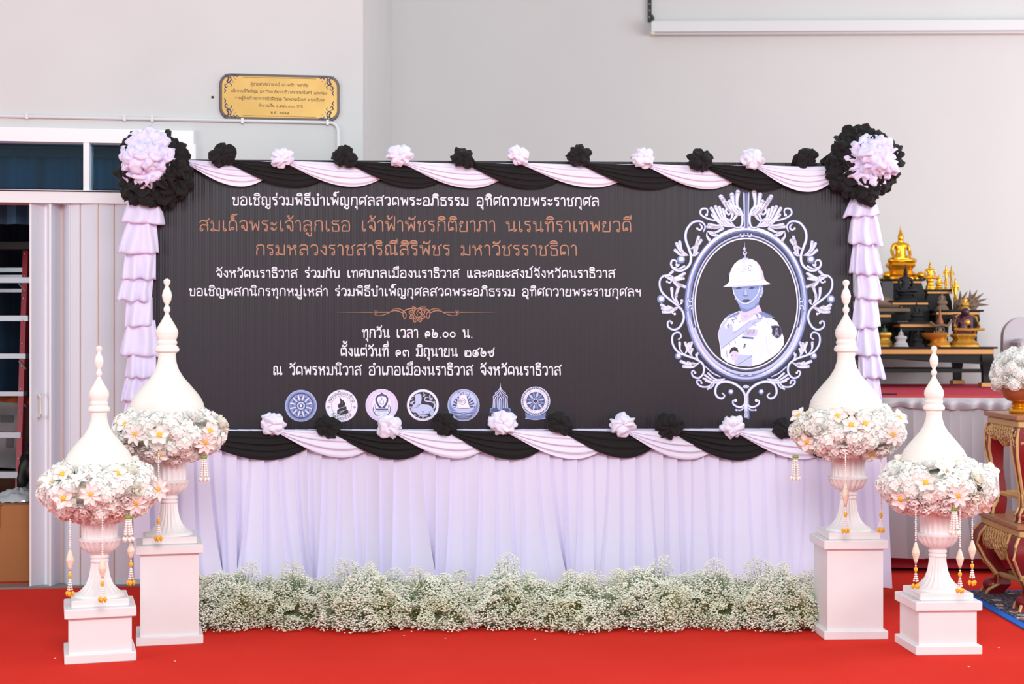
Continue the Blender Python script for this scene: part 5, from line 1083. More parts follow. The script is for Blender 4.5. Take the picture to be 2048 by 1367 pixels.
for xa, xb in ((xt, lx(34, LY - .12)), (xl_t, xl_b)):
    m = MB(); rail(m, xb, LY - .12, .0, xa, LY + .26, zt_, .018, .035); mk('side_rail', m, M_red, ld, smooth=False)
for xa, xb in ((xt + .035, xt - .02), (xl_t - .02, xl_b - .04)):
    m = MB(); rail(m, xb, LY + .78, .0, xa, LY + .38, zt_, .014, .02); mk('rear_rail', m, M_red, ld, smooth=False)
for py0, py1 in ((552, 563), (630, 641), (707, 717), (783, 792), (864, 875), (942, 954), (1030, 1042)):
    z1_, z0_ = lz(py0), lz(py1); f = z1_ / zt_; y = LY - .12 + .38 * f; m = MB(); rail(m, (lx(44) + xl_b) / 2 + .008 * f, y, z0_, (lx(44) + xl_b) / 2 + .008 * f, y, z1_, (lx(44) - xl_b) / 2 - .01, .045); mk('tread', m, M_alu, ld, smooth=False)
for py0, py1 in ((529, 538), (544, 549), (573, 580)):
    m = MB(); rail(m, (xt + xl_t) / 2, LY + .42, lz(py1), (xt + xl_t) / 2, LY + .42, lz(py0), (xt - xl_t) / 2, .012); mk('rear_rung', m, M_alu, ld, smooth=False)
for py in (566, 722, 798): m = MB(); m.tube([(lx(30), LY + .08 + .1 * 0, lz(py)), (lx(46), LY + .06, lz(py + 16))], .006, 6); mk('brace', m, M_alu, ld)
m = MB(); m.bevbox(((xt + xl_t) / 2, LY + .33, lz(487)), (xt - xl_t + .13, .3, .062), .006); mk('top_cap', m, M_blk, ld, ang=30)
for i in range(13):
    z = .25 + i * .155; f = z / zt_; m = MB(); xq = lx(34, LY - .12); m.ball((xq + (xt - xq) * f, LY - .12 + .38 * f - .037, z), .007, 6, 4); mk('rivet', m, M_alu, ld)

BY = 9.36; bz = lambda py, Y=BY: CAMH - (py - CY) / FPX * Y; bx = lambda px, Y=BY: (px - CX) / FPX * Y
cb = thing('cardboard_box', 'big closed brown cardboard box on the floor just inside the doorway', 'box', (bx(0), BY + .2, 0), radians(3))
Rb = Matrix.Rotation(radians(3), 3, 'Z'); hgt = bz(1010); cxx = bx(57) - .31
m = MB(); m.bevbox((cxx, BY + .22, hgt / 2), (.62, .42, hgt), .004, Rb); mk('carton', m, M_cardb, cb, ang=30)
m = MB(); m.box(Vector((cxx + .10, BY + .008, hgt - .07)), (.05, .004, .14), Rb); m.box(Vector((cxx + .10, BY + .2, hgt + .001)), (.05, .40, .003), Rb); mk('tape', m, M_tape, cb, smooth=False)
m = MB(); m.box(Vector((cxx, BY + .22, hgt + .004)), (.615, .415, .004), Rb); mk('flap', m, M_cardb, cb, smooth=False)
db = thing('dark_carton', 'dark brown carton behind the brown box, under the pale carton', 'box', (bx(0) - .2, 10.75, 0)); m = MB(); Y = 10.6
m.bevbox((lx(-60, Y), Y + .3, lz(948, Y) / 2), (.85, .5, lz(948, Y)), .006); mk('carton', m, M_cardd, db, ang=30); m = MB(); m.box((lx(-60, Y), Y + .049, lz(948, Y) * .8), (.07, .003, .2)); mk('tape', m, M_tape, db, smooth=False)
wb = thing('pale_carton', 'scuffed pale grey carton standing tilted behind the ladder treads', 'box', (lx(0, Y), Y + .3, lz(944, Y)), 0); zb_ = lz(944, Y) + .022; zt2 = lz(804, Y)
m = MB(); m.bevbox((lx(-22, Y), Y + .3, (zb_ + zt2) / 2), (.42, .34, zt2 - zb_), .006, Matrix.Rotation(radians(3.5), 3, 'Y')); mk('carton', m, mat('pale_scuffed_card', srgb(178, 176, 178), .85, var=.2, vscale=5, var_rgb=srgb(150, 148, 150)), wb, ang=30)
m = MB(); m.box((lx(2, Y), Y + .118, zt2 - .12), (.09, .003, .05), Matrix.Rotation(radians(3.5), 3, 'Y')); m.box((lx(8, Y), Y + .119, zt2 - .28), (.05, .003, .09), Matrix.Rotation(radians(3.5), 3, 'Y')); mk('printed_mark', m, mat('faded_print', srgb(120, 120, 124), .8), wb, smooth=False)
m = MB(); P = []
for i in range(26):
    for j in range(8): u, v = i / 25, j / 7; P.append((lx(-70 + 112 * u, Y), Y + .14 + .3 * v, zt2 + .014 + .03 * noise.noise(Vector((u * 5, v * 3, 1))) - (.03 if j == 0 else 0) - .02 * (u > .8) * (u - .8) * 5))
m.grid(P, 26, 8); mk('orange_cloth', m, mat('orange_fabric', srgb(226, 104, 40), .8), ang=None, label='folded orange cloth lying on top of the pale carton', cat='cloth')
Y2 = 11.1; m = MB(); m.bevbox((lx(52, Y2), Y2 + .1, (lz(812, Y2) + lz(885, Y2)) / 2), (.62, .22, lz(812, Y2) - lz(885, Y2)), .015)
t = thing('appliance_case', 'white plastic appliance case low behind the ladder', 'appliance', (lx(52, Y2), Y2 + .1, lz(885, Y2))); mk('case', m, mat('offwhite_plastic', srgb(186, 188, 190), .4), t, ang=30)
m = MB(); m.box((lx(52, Y2), Y2 - .012, lz(832, Y2)), (.6, .006, .012)); m.box((lx(52, Y2), Y2 - .012, lz(848, Y2)), (.6, .006, .006)); mk('groove', m, mat('grey_groove', srgb(110, 112, 116), .5), t, smooth=False)
m = MB(); m.bevbox((lx(60, Y2), Y2 + .1, lz(885, Y2) / 2), (.7, .3, lz(885, Y2)), .01); mk('storage_cabinet', m, mat('dark_cabinet', srgb(58, 60, 66), .6), ang=30, label='dark cabinet under the white appliance case behind the ladder', cat='cabinet')
m = MB(); crumple(m, (lx(56, 9.9), 9.98, lz(960, 9.9)), .10, .11, .20, 12, folds=3, amp=.15, nu=36, nv=20); mk('black_bag', m, M_blk, ang=None, label='black bag slumped beside the cardboard box behind the ladder rail', cat='bag')
m = MB(); c0 = Vector((bx(17), BY + .2, hgt + .03)); P = []
for i in range(40):
    a = 2 * pi * i / 40
    for j in range(12):
        v = j / 11; r = 1 - .95 * v ** 1.5; P.append(c0 + Vector((.15 * r * cos(a) * (1 + .2 * noise.noise(Vector((cos(a) * 2, sin(a) * 2, v * 3)))), .12 * r * sin(a), -.022 + .075 * sin(v * pi / 2) + .02 * noise.noise(Vector((cos(a) * 3, sin(a) * 3, v * 4))))))
m.grid(P, 40, 12, cu=True); mk('plastic_bag', m, mat('clear_plastic_film', srgb(176, 180, 186), .15, coat=.5), ang=60, label='crumpled clear plastic bag lying on top of the brown cardboard box', cat='plastic bag')

# ---------------------------------------------------------------- stage with the altar, right rear
M_satin = mat('silver_mauve_satin', srgb(190, 186, 194), .38, sheen=.3, spec=.5, var=.3, vscale=2, var_rgb=srgb(176, 170, 180)); M_stagered = mat('stage_red_carpet', srgb(186, 62, 80), .95, spec=.1)
ST = Plane(1700, 9.80, 2048, 9.72); SZ = 1.136; su0, su1 = ST.uz(1500, 800)[0], ST.uz(2700, 800)[0]
m = MB(); a = ST.pt(su0, 0, -.06); b = ST.pt(su1, 0, -.06)
vs = [(p[0], p[1], z) for z in (0.02, SZ) for p in ((a.x, a.y), (b.x, b.y), (b.x, 13.05), (a.x, 13.05))]; m.add(vs, [(0, 3, 2, 1), (4, 5, 6, 7), (0, 1, 5, 4), (1, 2, 6, 5), (2, 3, 7, 6), (3, 0, 4, 7)])
sg = thing('stage', 'red carpeted stage along the back wall at the right', 'stage', (b.x - 2, 11.4, 0)); mk('deck', m, M_stagered, sg, smooth=False)
m = MB(); ST.ubox(m, su0, su1, SZ + .002, SZ + .008, -.25, .012); mk('carpet_edge', m, mat('bright_red_edge', srgb(206, 34, 36), .9), sg, smooth=False)
mk('stage_curtain', skirt(ST, 1500, 2700, SZ - .008, lambda u: .10 + .01 * noise.noise(Vector((u * 4, 0, 0))), .075, .012, .03, 9, .028), M_satin, ang=60, label='silver-mauve satin pleated curtain covering the front of the stage', cat='curtain')
def valance():
    P = []; N = 300
    for i in range(N):
        u = su0 + (su1 - .0 - su0) * i / (N - 1)
        for j in range(8):
            v = j / 7; P.append(ST.pt(u, SZ + .004 - v * (.07 + .03 * noise.noise(Vector((u * 5, 3, 0)))) , .055 + .018 * sin(u * 60 + 4 * noise.noise(Vector((u * 4, 1, 0)))) * v + .015 * sin(pi * v)))
    m = MB(); m.grid(P, N, 8); return m
mk('stage_valance', valance(), M_satin, ang=None, label='gathered silver satin valance along the top front edge of the stage', cat='valance')
m = MB(); q = W(1777, 788, 10.15); m.tube([(q.x - .045, q.y, SZ + .012), (q.x + .05, q.y - .03, SZ + .012)], .006, 6); mk('dark_pen', m, mat('dark_pen', srgb(60, 44, 60), .5), label='thin dark stick lying on the red stage near the ruffle column', cat='stick')

M_lac = mat('black_lacquer', srgb(20, 19, 22), .45, spec=.22); M_gt = mat('gold_trim', srgb(196, 142, 84), .45, metal=.3)
M_gold = mat('polished_gold', srgb(232, 166, 44), .28, metal=.85); M_gold2 = mat('antique_gold', srgb(206, 152, 60), .38, metal=.6)
M_bronze = mat('old_bronze', srgb(120, 96, 80), .6, metal=.2); M_ebony = mat('black_stone', srgb(30, 30, 34), .6, spec=.25); M_stone = mat('pale_stone', srgb(176, 174, 178), .7); M_jade = mat('dark_green_jade', srgb(24, 74, 54), .35); M_mar = mat('maroon_glaze', srgb(84, 34, 58), .4)
def altar_table(px0, px1, pytop, pybot_z, Y, depth, label, name='altar_table', band=7, apron=12, legs=True, stretch=False, gap=.02):
    x0, x1 = lx(px0, Y), lx(px1, Y); zt = lz(pytop, Y); zb = pybot_z; k = Y / FPX; bh, ah = band * k, apron * k; yc = Y + depth / 2
    t = thing(name, label, 'altar table', ((x0 + x1) / 2, yc, zb), 0, 'black altar tables with gold bands'); w_ = x1 - x0
    m = MB(); m.bevbox(((x0 + x1) / 2, yc, zt - 2.0 * k), (w_, depth, 4.0 * k), .004); mk('table_top', m, M_lac, t, ang=30)
    m = MB(); m.bevbox(((x0 + x1) / 2, yc, zt - 4 * k - bh / 2), (w_ - .05, depth - .04, bh), .003); mk('gold_band', m, M_gt, t, ang=30)
    z = zt - 4 * k - bh
    P = []; N = 24; m = MB()                                      # apron board with a scalloped lower edge
    for side_y in (Y + .05, Y + depth - .06):
        vs = []
        for i in range(N + 1):
            s = i / N; x = x0 + .045 + (w_ - .09) * s; dz = ah * (.75 + .25 * cos(2 * pi * s * 1)) if w_ > .5 else ah * .8
            vs += [(x, side_y, z), (x, side_y, z - dz), (x, side_y + .02, z), (x, side_y + .02, z - dz)]
        fs = []
        for i in range(N): b_ = i * 4; fs += [(b_, b_ + 1, b_ + 5, b_ + 4), (b_ + 2, b_ + 6, b_ + 7, b_ + 3), (b_ + 1, b_ + 3, b_ + 7, b_ + 5)]
        m.add(vs, fs)
    m.box((x0 + .055, yc, z - ah * .4), (.02, depth - .12, ah * .8)); m.box((x1 - .055, yc, z - ah * .4), (.02, depth - .12, ah * .8)); mk('apron', m, M_lac, t, smooth=False)
    if legs:
        for sx, xx in ((-1, x0 + .07), (1, x1 - .07)):
            for yy in (Y + .08, Y + depth - .09):
                m = MB(); H = z - zb; prof = [(0, 1.15), (.15, 1.3), (.3, 1.05), (.6, .8), (.85, .78), (.94, 1.1), (1, 1.15)]; P = []
                for f, r in prof:
                    zz = z - H * f; off = sx * .03 * sin(pi * min(1, f * 1.5)) * (H > .3); rr = min(.038, w_ * .09) * r
                    for dx, dy in ((-1, -1), (1, -1), (1, 1), (-1, 1)): P.append((xx + off + dx * rr, yy + dy * rr, zz))
                m.grid(P, len(prof), 4, cv=True); m.f.append(tuple(len(m.v) - 4 + i for i in range(4))); m.m.append(0); lg = mk('leg', m, M_lac, t, ang=50)
                if stretch: m = MB(); m.box((xx, yy, zb + .018), (.10, .10, .03)); mk('gold_foot', m, M_gt, lg, smooth=False)
    if stretch:
        for yy in (Y + .08, Y + depth - .09): m = MB(); m.box(((x0 + x1) / 2, yy, zb + .13), (w_ - .2, .03, .03)); mk('stretcher', m, M_lac, t, smooth=False)
    return zt
z_main = altar_table(1560, 1996, 693, SZ + .004, 11.95, .95, 'long low black altar table with gold band, standing on the red stage', band=11, apron=20, stretch=True)
zR = altar_table(1868, 1968, 619, z_main, 12.25, .5, 'small black altar table at the right end of the long one', band=6, apron=10)
zL = altar_table(1690, 1790, 624, z_main, 12.25, .5, 'small black altar table at the left, partly behind the lilac ruffles', band=6, apron=10)
zC = altar_table(1795, 1880, 643, z_main, 12.05, .25, 'narrow black altar step at the centre, lowest of the stacked steps', band=7, apron=8)
zM = altar_table(1780, 1864, 600, z_main, 12.33, .25, 'middle black altar step carrying the black seated statue', band=5, apron=40)
zT = altar_table(1744, 1852, 557, z_main, 12.6, .28, 'tallest black altar step carrying the big gold statue', band=5, apron=60)
zU = altar_table(1850, 1912, 578, z_main, 12.62, .28, 'tall black altar step at the right carrying small gold statues', band=5, apron=50)

# statues: one skin-modelled seated figure, reused at different sizes
def skin_mesh(name, verts, edges, radii, levels=1):
    me = bpy.data.meshes.new(name); me.from_pydata(verts, edges, []); o = bpy.data.objects.new(name, me); COL.objects.link(o)
    o.modifiers.new('s', 'SKIN'); sv = me.skin_vertices[0].data
    for i, r in enumerate(radii): sv[i].radius = r if isinstance(r, tuple) else (r, r)
    sv[0].use_root = True
    sb = o.modifiers.new('u', 'SUBSURF'); sb.levels = levels; sb.render_levels = levels
    dg = bpy.context.evaluated_depsgraph_get(); dg.update(); ev = o.evaluated_get(dg); m2 = bpy.data.meshes.new_from_object(ev); bpy.data.objects.remove(o); bpy.data.meshes.remove(me); m2.materials.clear(); m2.name = name
    m2.polygons.foreach_set('use_smooth', [True] * len(m2.polygons)); return m2
# unit figure: 1 high from seat to spike tip, facing -Y
SV = [(0, 0, .10), (0, 0, .22), (0, -.005, .36), (0, 0, .50), (0, 0, .565), (0, -.01, .66), (0, .0, .75), (0, .0, .82), (0, 0, .90), (0, 0, 1.0),
      (.15, 0, .49), (.21, .0, .34), (.19, -.09, .20), (.06, -.17, .16), (-.15, 0, .49), (-.21, .0, .34), (-.22, -.10, .20), (-.20, -.17, .09),
      (.14, -.02, .09), (.33, -.09, .07), (.12, -.18, .08), (-.08, -.19, .07), (-.14, -.02, .09), (-.33, -.09, .07), (-.10, -.18, .055), (.08, -.17, .05)]
SE = [(0, 1), (1, 2), (2, 3), (3, 4), (4, 5), (5, 6), (6, 7), (7, 8), (8, 9), (3, 10), (10, 11), (11, 12), (12, 13), (3, 14), (14, 15), (15, 16), (16, 17), (0, 18), (18, 19), (19, 20), (20, 21), (0, 22), (22, 23), (23, 24), (24, 25)]
SR = [.13, .105, (.125, .09), (.11, .075), .042, (.078, .085), (.062, .066), .032, .018, .004, .06, .042, .035, .028, .06, .042, .035, .026, .09, .065, .05, .03, .09, .065, .05, .03]
SIT = skin_mesh('seated_figure', SV, SE, SR)
STV = [(0, 0, .44), (0, 0, .56), (0, 0, .68), (0, 0, .735), (0, 0, .80), (0, 0, .87), (0, 0, .93), (0, 0, 1.0), (.075, 0, .67), (.10, 0, .56), (.07, -.06, .52), (-.075, 0, .67), (-.10, 0, .55), (-.10, -.01, .42), (.03, 0, .25), (.03, 0, .04), (.03, -.05, .02), (-.03, 0, .25), (-.03, 0, .04), (-.03, -.05, .02)]
STE = [(0, 1), (1, 2), (2, 3), (3, 4), (4, 5), (5, 6), (6, 7), (2, 8), (8, 9), (9, 10), (2, 11), (11, 12), (12, 13), (0, 14), (14, 15), (15, 16), (0, 17), (17, 18), (18, 19)]
STR_ = [(.075, .05), (.06, .045), (.07, .045), .025, .042, .034, .012, .003, .034, .024, .02, .034, .024, .02, .042, .032, .018, .042, .032, .018]
STD = skin_mesh('standing_figure', STV, STE, STR_)
def figure(me, t, c, h, mt, facing=0):
    key = me.name + mt.name; q = bpy.data.meshes.get(key)
    if q is None: q = me.copy(); q.name = key; q.materials.append(mt)
    o = bpy.data.objects.new('figure', q); COL.objects.link(o); o.parent = t; o.matrix_basis = Matrix.Translation(Vector(c) - t.location) @ Matrix.Rotation(facing, 4, 'Z') @ Matrix.Diagonal((h * (1.22 if me is SIT else 1.1), h * 1.1, h, 1)); return o
def statue(px, z0, pytop, Y, mt, label, base_f=.28, wf=.62, kind='sit', mbase=None, lotus=False, group='statues on the altar', facing=0, cat='statue'):
    ztop = lz(pytop, Y); H = ztop - z0; x = lx(px, Y); t = thing('altar_statue', label, cat, (x, Y, z0), 0, group); hb = H * base_f; w_ = H * wf; m = MB()
    pro = [(.50, 0), (.50, .10), (.44, .16), (.46, .28), (.40, .36), (.34, .44), (.30, .55), (.33, .68), (.39, .78), (.40, .88), (.36, 1.0)]
    if kind == 'stand': pro = [(.30, 0), (.30, .2), (.24, .4), (.20, .6), (.25, .8), (.22, 1.0)]
    P = []; n = 28
    for r, f in pro:
        for i in range(n):
            a = 2 * pi * i / n; ca, sa = cos(a), sin(a); k = 1 / max(abs(ca), abs(sa)) ** .55; lot = 1 + (.05 * cos(a * 14) if lotus and .3 < f < .9 else 0); P.append((x + w_ * r * ca * k * .92 * lot, Y + w_ * .62 * r * sa * k * lot, z0 + hb * f))
    fs = [(j * n + i, j * n + (i + 1) % n, (j + 1) * n + (i + 1) % n, (j + 1) * n + i) for j in range(len(pro) - 1) for i in range(n)] + [tuple(reversed(range(n))), tuple(range((len(pro) - 1) * n, len(pro) * n))]
    m.add(P, fs); mk('pedestal_base', m, mbase or mt, t, ang=35)
    if kind == 'stand': figure(STD, t, (x, Y, z0 + hb * .98), H - hb, mt, facing)
    else: figure(SIT, t, (x, Y, z0 + hb * .96), (H - hb), mt, facing)
    return t, x, z0 + hb, H - hb
t, x, zz, hh = statue(1801, zT, 449, 12.74, M_gold, 'largest gold seated statue, on the tallest altar step', .30, .74, facing=.25)
for s in (-1, 1): m = MB(); m.ball((lx(1801 + s * 34, 12.7) , 12.60, zT + .03), .034, 10, 6, sz=.9); mk('gilt_foot', m, M_gold, t)
statue(1811, zM, 527, 12.45, M_ebony, 'black seated statue in front of the largest gold one', .22, .62, facing=.2)
statue(1860, zU, 519, 12.70, M_gold, 'gold seated statue right of the largest one, on the right tall step', .36, .34)
statue(1878, zU, 546, 12.72, M_gold, 'smallest gold seated statue, between the seated and the standing gold ones', .35, .55)
statue(1892, zU, 527, 12.74, M_gold, 'left gold standing statue on the right tall step', .12, .28, 'stand')
statue(1903, zU, 528, 12.80, M_gold2, 'right gold standing statue on the right tall step', .12, .28, 'stand')
statue(1911, zR, 552, 12.6, M_gold, 'small gold standing statue at the right edge of the tall step', .15, .34, 'stand')
statue(1884, zR, 580, 12.40, M_bronze, 'weathered bronze seated statue at the left of the right small table', .42, .74)
def naga(px, pytop, Y, mt, label, body=M_bronze):
    t, x, zf, h = statue(px, zR, pytop + 12, Y, body, label, .38, .80)
    m = MB(); top = lz(pytop, Y)
    for k in range(5):
        a = radians(-10 + k * 26); zc = top - .13; L = .12; m.tube([(x + .015, Y + .05, zc - .05), (x + .02 + L * .5 * sin(a), Y + .05, zc + L * .5 * cos(a)), (x + .025 + L * sin(a) * 1.1, Y + .03, zc + L * cos(a))], [.018, .014, .002], 7)
    m.ball((x, Y + .06, zc - .01), .05, 10, 6, sy=.4, sz=1.2); mk('serpent_hood', m, mt, t)
naga(1922, 578, 12.42, M_bronze, 'bronze seated statue under a spiked serpent hood, left of a similar one')
naga(1942, 576, 12.5, M_bronze, 'bronze seated statue under a spiked serpent hood, at the right end')
statue(1930, zR, 588, 12.33, M_gold2, 'small antique gold seated statue between the two serpent-hooded ones', .4, .72)
t, x, zf, h = statue(1927, z_main, 612, 12.1, M_mar, 'maroon and gold seated statue on a broad gold lotus base', .32, .84, mbase=M_gold2, lotus=True)
m = MB(); 
for s in (-1, 1): m.tube([(x + s * .075, 12.06, zf + .01), (x + s * .095, 12.0, zf + .06), (x + s * .085, 12.04, zf + .13), (x + s * .04, 12.08, zf + .155)], [.010, .012, .010, .006], 8)
m.tube([(x - .11, 11.98, zf + .035), (x, 11.95, zf + .03), (x + .13, 11.98, zf + .035)], [.010, .012, .010], 8); m.ball((x, 12.0, zf + .09), .026, 10, 6, sy=.6); mk('gilt_ornament', m, M_gold2, t)
m = MB(); m.bevbox((x, 12.13, zf + .085), (.17, .03, .15), .012); mk('throne_back', m, M_mar, t, ang=40); m = MB(); m.ball((x - .01, 12.02, zf + h * .78), .035, 12, 8); mk('headdress', m, mat('dark_purple_glaze', srgb(58, 24, 52), .4), t)
statue(1802, z_main, 655, 12.0, M_stone, 'pale grey stone seated statue on the long altar table', .55, .85)
statue(1836, z_main, 654, 12.0, M_ebony, 'dark seated statue low on the long table under the centre step', .40, .74)
statue(1833, zC, 600, 12.18, M_ebony, 'small dark seated statue on the lowest centre step', .35, .8)
statue(1769, z_main, 647, 12.1, M_jade, 'green seated statue on a gold tiered base beside the lilac ruffles', .62, .86, mbase=M_gold2)
t, x, zf, h = statue(1880, z_main, 636, 12.0, M_bronze, 'small bronze figure with a tall spire hat on a gold base', .46, .80, mbase=M_gold2)
m = MB(); m.lathe([(.03, 0), (.026, .02), (.014, .05), (.008, .09), (.001, .14)], (x, 12.0, zf + h * .66), 12, cap=False); mk('spire_hat', m, mat('copper_spire', srgb(150, 84, 56), .5, metal=.3), t)
m = MB(); m.tube([(x - .085, 11.98, zf + .09), (x - .05, 11.96, zf + .06), (x, 11.95, zf + .07), (x + .05, 11.96, zf + .06), (x + .085, 11.98, zf + .10)], .012, 7); mk('crossed_arms', m, M_bronze, t)
m = MB(); bxx, bzz = lx(1868, 12.0), z_main; m.lathe([(.055, 0), (.06, .012), (.035, .03), (.03, .045), (.07, .06), (.098, .085), (.105, .105), (.108, .112), (.095, .112), (.06, .075), (.001, .07)], (bxx, 11.99, bzz), 28); mk('offering_bowl', m, M_gold2, label='low gold offering bowl on the long altar table', cat='bowl')
m = MB()
tR = thing('reclining_statue', 'bronze reclining statue on the left small altar table', 'statue', (lx(1765, 12.4), 12.4, zL), 0, 'statues on the altar'); xr = lx(1765, 12.4)
m.tube([(xr - .20, 12.4, zL + .06), (xr - .08, 12.4, zL + .09), (xr + .04, 12.4, zL + .08), (xr + .16, 12.4, zL + .045)], [.05, .06, .05, .02], 12); m.ball((xr - .22, 12.38, zL + .13), .045, 10, 7); mk('figure', m, M_bronze, tR); m = MB(); m.bevbox((xr - .02, 12.4, zL + .018), (.46, .16, .036), .008); mk('pedestal_base', m, M_bronze, tR, ang=30)
m = MB(); x = lx(1786, 12.2); m.bevbox((x, 12.42, zM * 0 + lz(600, 12.4) - .1 + .13), (.11, .05, .18), .01); 
tp_ = thing('standing_panel', 'dark grey panel standing left of the black seated statue', 'panel', (x, 12.42, zM)); m = MB(); m.bevbox((x + .005, 12.42, zM + .08), (.10, .05, .16), .01); mk('panel_body', m, mat('charcoal_panel', srgb(62, 62, 68), .6), tp_, ang=30)

# draped chair at the right edge of the stage (only its rounded back shows)
YC = 12.2; tc_ = thing('draped_chair', 'mauve cloth covered chair with rounded back at the right edge of the stage', 'chair', (lx(2056, YC), YC, SZ)); xc = lx(2062, YC)
P = []; n = 26
for f, dy in ((0, -.035), (1, .035)):
    for i in range(n):
        a = pi * i / (n - 1); P.append((xc - .17 * cos(a) * (1 + .0), YC + .2 + dy, lz(672, YC) + .16 * sin(a)))
    P += [(xc + .18, YC + .2 + dy, SZ + .02), (xc - .18, YC + .2 + dy, SZ + .02)]
k_ = n + 2; m = MB(); m.add(P, [tuple(range(k_)), tuple(reversed(range(k_, 2 * k_)))] + [(i, i + k_, (i + 1) % k_ + k_, (i + 1) % k_) for i in range(k_)]); mk('backrest_cover', m, mat('mauve_cover', srgb(190, 180, 188), .8), tc_, ang=40)
m = MB(); m.bevbox((xc + .03, YC + .06, SZ + .2), (.30, .24, .38), .03); mk('seat_cover', m, MATS['mauve_cover'], tc_, ang=40)

# gilded red table set at the right
M_gilt = mat('gilded_carving', srgb(200, 160, 106), .5, metal=.15, bump=.9, bscale=60, bkind='voronoi'); M_giltf = mat('gilded_edge', srgb(208, 168, 112), .45, metal=.15); M_redl = mat('red_lacquer', srgb(128, 18, 26), .3, spec=.5); M_top = mat('copper_brown_top', srgb(168, 112, 78), .35); M_mir = mat('mirror_chip', srgb(238, 232, 214), .12, metal=.8)
def gilt_table(cx_, cy_, w_, dp, z0, z1, rot, label, drop, leg, foot=True, curl=1.0):
    R = Matrix.Rotation(rot, 3, 'Z'); C0 = Vector((cx_, cy_, 0)); T = lambda x, y, z: C0 + R @ Vector((x, y, 0)) + Vector((0, 0, z)); t = thing('gilt_table', label, 'table', (cx_, cy_, z0), rot, 'gilded red altar tables')
    m = MB(); m.bevbox(T(0, 0, z1 - .014), (w_ + .05, dp + .05, .028), .005, R); mk('table_top', m, M_top, t, ang=30)
    m = MB(); m.bevbox(T(0, 0, z1 - .05), (w_ + .02, dp + .02, .045), .008, R); mk('gilt_moulding', m, M_giltf, t, ang=30)
    for ax in (0, 1, 2, 3):
        L = (w_, dp, w_, dp)[ax]; N = 40; vs = []; m = MB()
        def E(s, off):
            q = (s - .5) * L
            return {0: (q, -dp / 2 - off), 1: (w_ / 2 + off, q), 2: (-q, dp / 2 + off), 3: (-w_ / 2 - off, -q)}[ax]
        dz = lambda s: drop * (.50 + .28 * abs(sin(pi * s * 3)) ** .6 + .22 * sin(pi * s) ** 4 if w_ > .55 else .55 + .45 * abs(sin(pi * s * 2)) ** .5) + drop * .9 * max(0, 1 - min(s, 1 - s) * 9)
        for i in range(N + 1):
            s = i / N; x, y = E(s, .0); x2, y2 = E(s, -.02); b_ = z1 - .07 - dz(s); mid = z1 - .07 - dz(s) * .5; x3, y3 = E(s, .022); vs += [T(x, y, z1 - .07), T(x3, y3, mid), T(x, y, b_), T(x2, y2, b_), T(x2, y2, z1 - .07)]
        m.grid(vs, N + 1, 5); ap = mk('carved_apron', m, M_gilt, t, ang=60)
        if ax in (0, 3):
            mm = MB(); rows = 4; nn = int(L / .045)
            for r in range(rows):
                for i in range(nn):
                    s = (i + .5 + .5 * (r % 2)) / nn
                    if s > .97: continue
                    f = (r + .7) / (rows + .3)
                    if dz(s) * f > drop * .78: continue
                    x, y = E(s, .026 * sin(pi * f) + .002); p = T(x, y, z1 - .07 - dz(s) * f); mm.ball(p, .0058, 6, 4)
            mk('mirror_chips', mm, M_mir, ap, kind='stuff')
            mm = MB()
            for sg_ in (-1, 1):
                for i in range(-2, nn + 3, 1):
                    pts = []
                    for q in range(7):
                        f = q / 6; s = (i + sg_ * f * 2) / nn
                        if 0.02 < s < .98: x, y = E(s, .024 * sin(pi * min(1, f)) + .002); pts.append(T(x, y, z1 - .07 - dz(s) * f * .96))
                    if len(pts) > 1: mm.tube(pts, .0035, 5)
            mk('lattice', mm, M_giltf, ap, kind='stuff')
    for sx in (-1, 1):
        for sy in (-1, 1):
            H = z1 - .07 - z0; P = []; P2 = []
            prof = [(0, .0, 1.25), (.12, .03 * curl, 1.25), (.28, .05 * curl, 1.05), (.5, .02 * curl, .75), (.7, -.03 * curl, .62), (.85, -.035 * curl, .7), (.93, .0, .95), (1, .015 * curl, .9)]
            for f, o_, r in prof:
                rr = leg * r; x, y = sx * (w_ / 2 - leg + o_), sy * (dp / 2 - leg + o_); z = z1 - .07 - H * f
                for dx, dy in ((-1, -1), (1, -1), (1, 1), (-1, 1)): P.append(T(x + dx * rr, y + dy * rr, z))
            m = MB(); m.grid(P, len(prof), 4, cv=True); m.f.append(tuple(len(m.v) - 4 + i for i in range(4))); m.m.append(0); lg = mk('leg', m, M_redl, t, ang=40)
            m = MB()
            for ex, ey in ((sx, sy), (sx, -sy), (-sx, sy)):
                m.tube([T(sx * (w_ / 2 - leg + o_) + ex * leg * r, sy * (dp / 2 - leg + o_) + ey * leg * r, z1 - .07 - H * f) for f, o_, r in prof], .009, 6)
            pass
            mk('gilt_leg_edge', m, M_giltf, lg)
            if foot: m = MB(); m.ball(T(sx * (w_ / 2 - leg + .01), sy * (dp / 2 - leg + .01), z0 + leg * .85), leg * 1.1, 10, 7, sz=.75); mk('ball_foot', m, M_redl, lg)
    if foot:
        for (xa, ya, xb, yb_) in ((-1, -1, 1, -1), (1, -1, 1, 1), (1, 1, -1, 1), (-1, 1, -1, -1)):
            m = MB(); a_ = Vector((xa * (w_ / 2 - leg), ya * (dp / 2 - leg))); b_ = Vector((xb * (w_ / 2 - leg), yb_ * (dp / 2 - leg))); c_ = (a_ + b_) / 2 * .8
            m.tube([T(*(a_ * (1 - s) ** 2 + c_ * 2 * s * (1 - s) + b_ * s * s), z0 + .12) for s in [i / 8 for i in range(9)]], .016, 6); mk('stretcher', m, M_giltf, t)
TY = 9.35
gilt_table(3.33, 8.61, 1.04, .70, 0.012, .49, radians(-1), 'lower and wider gilded red table standing on the patterned rug', .17, .055)
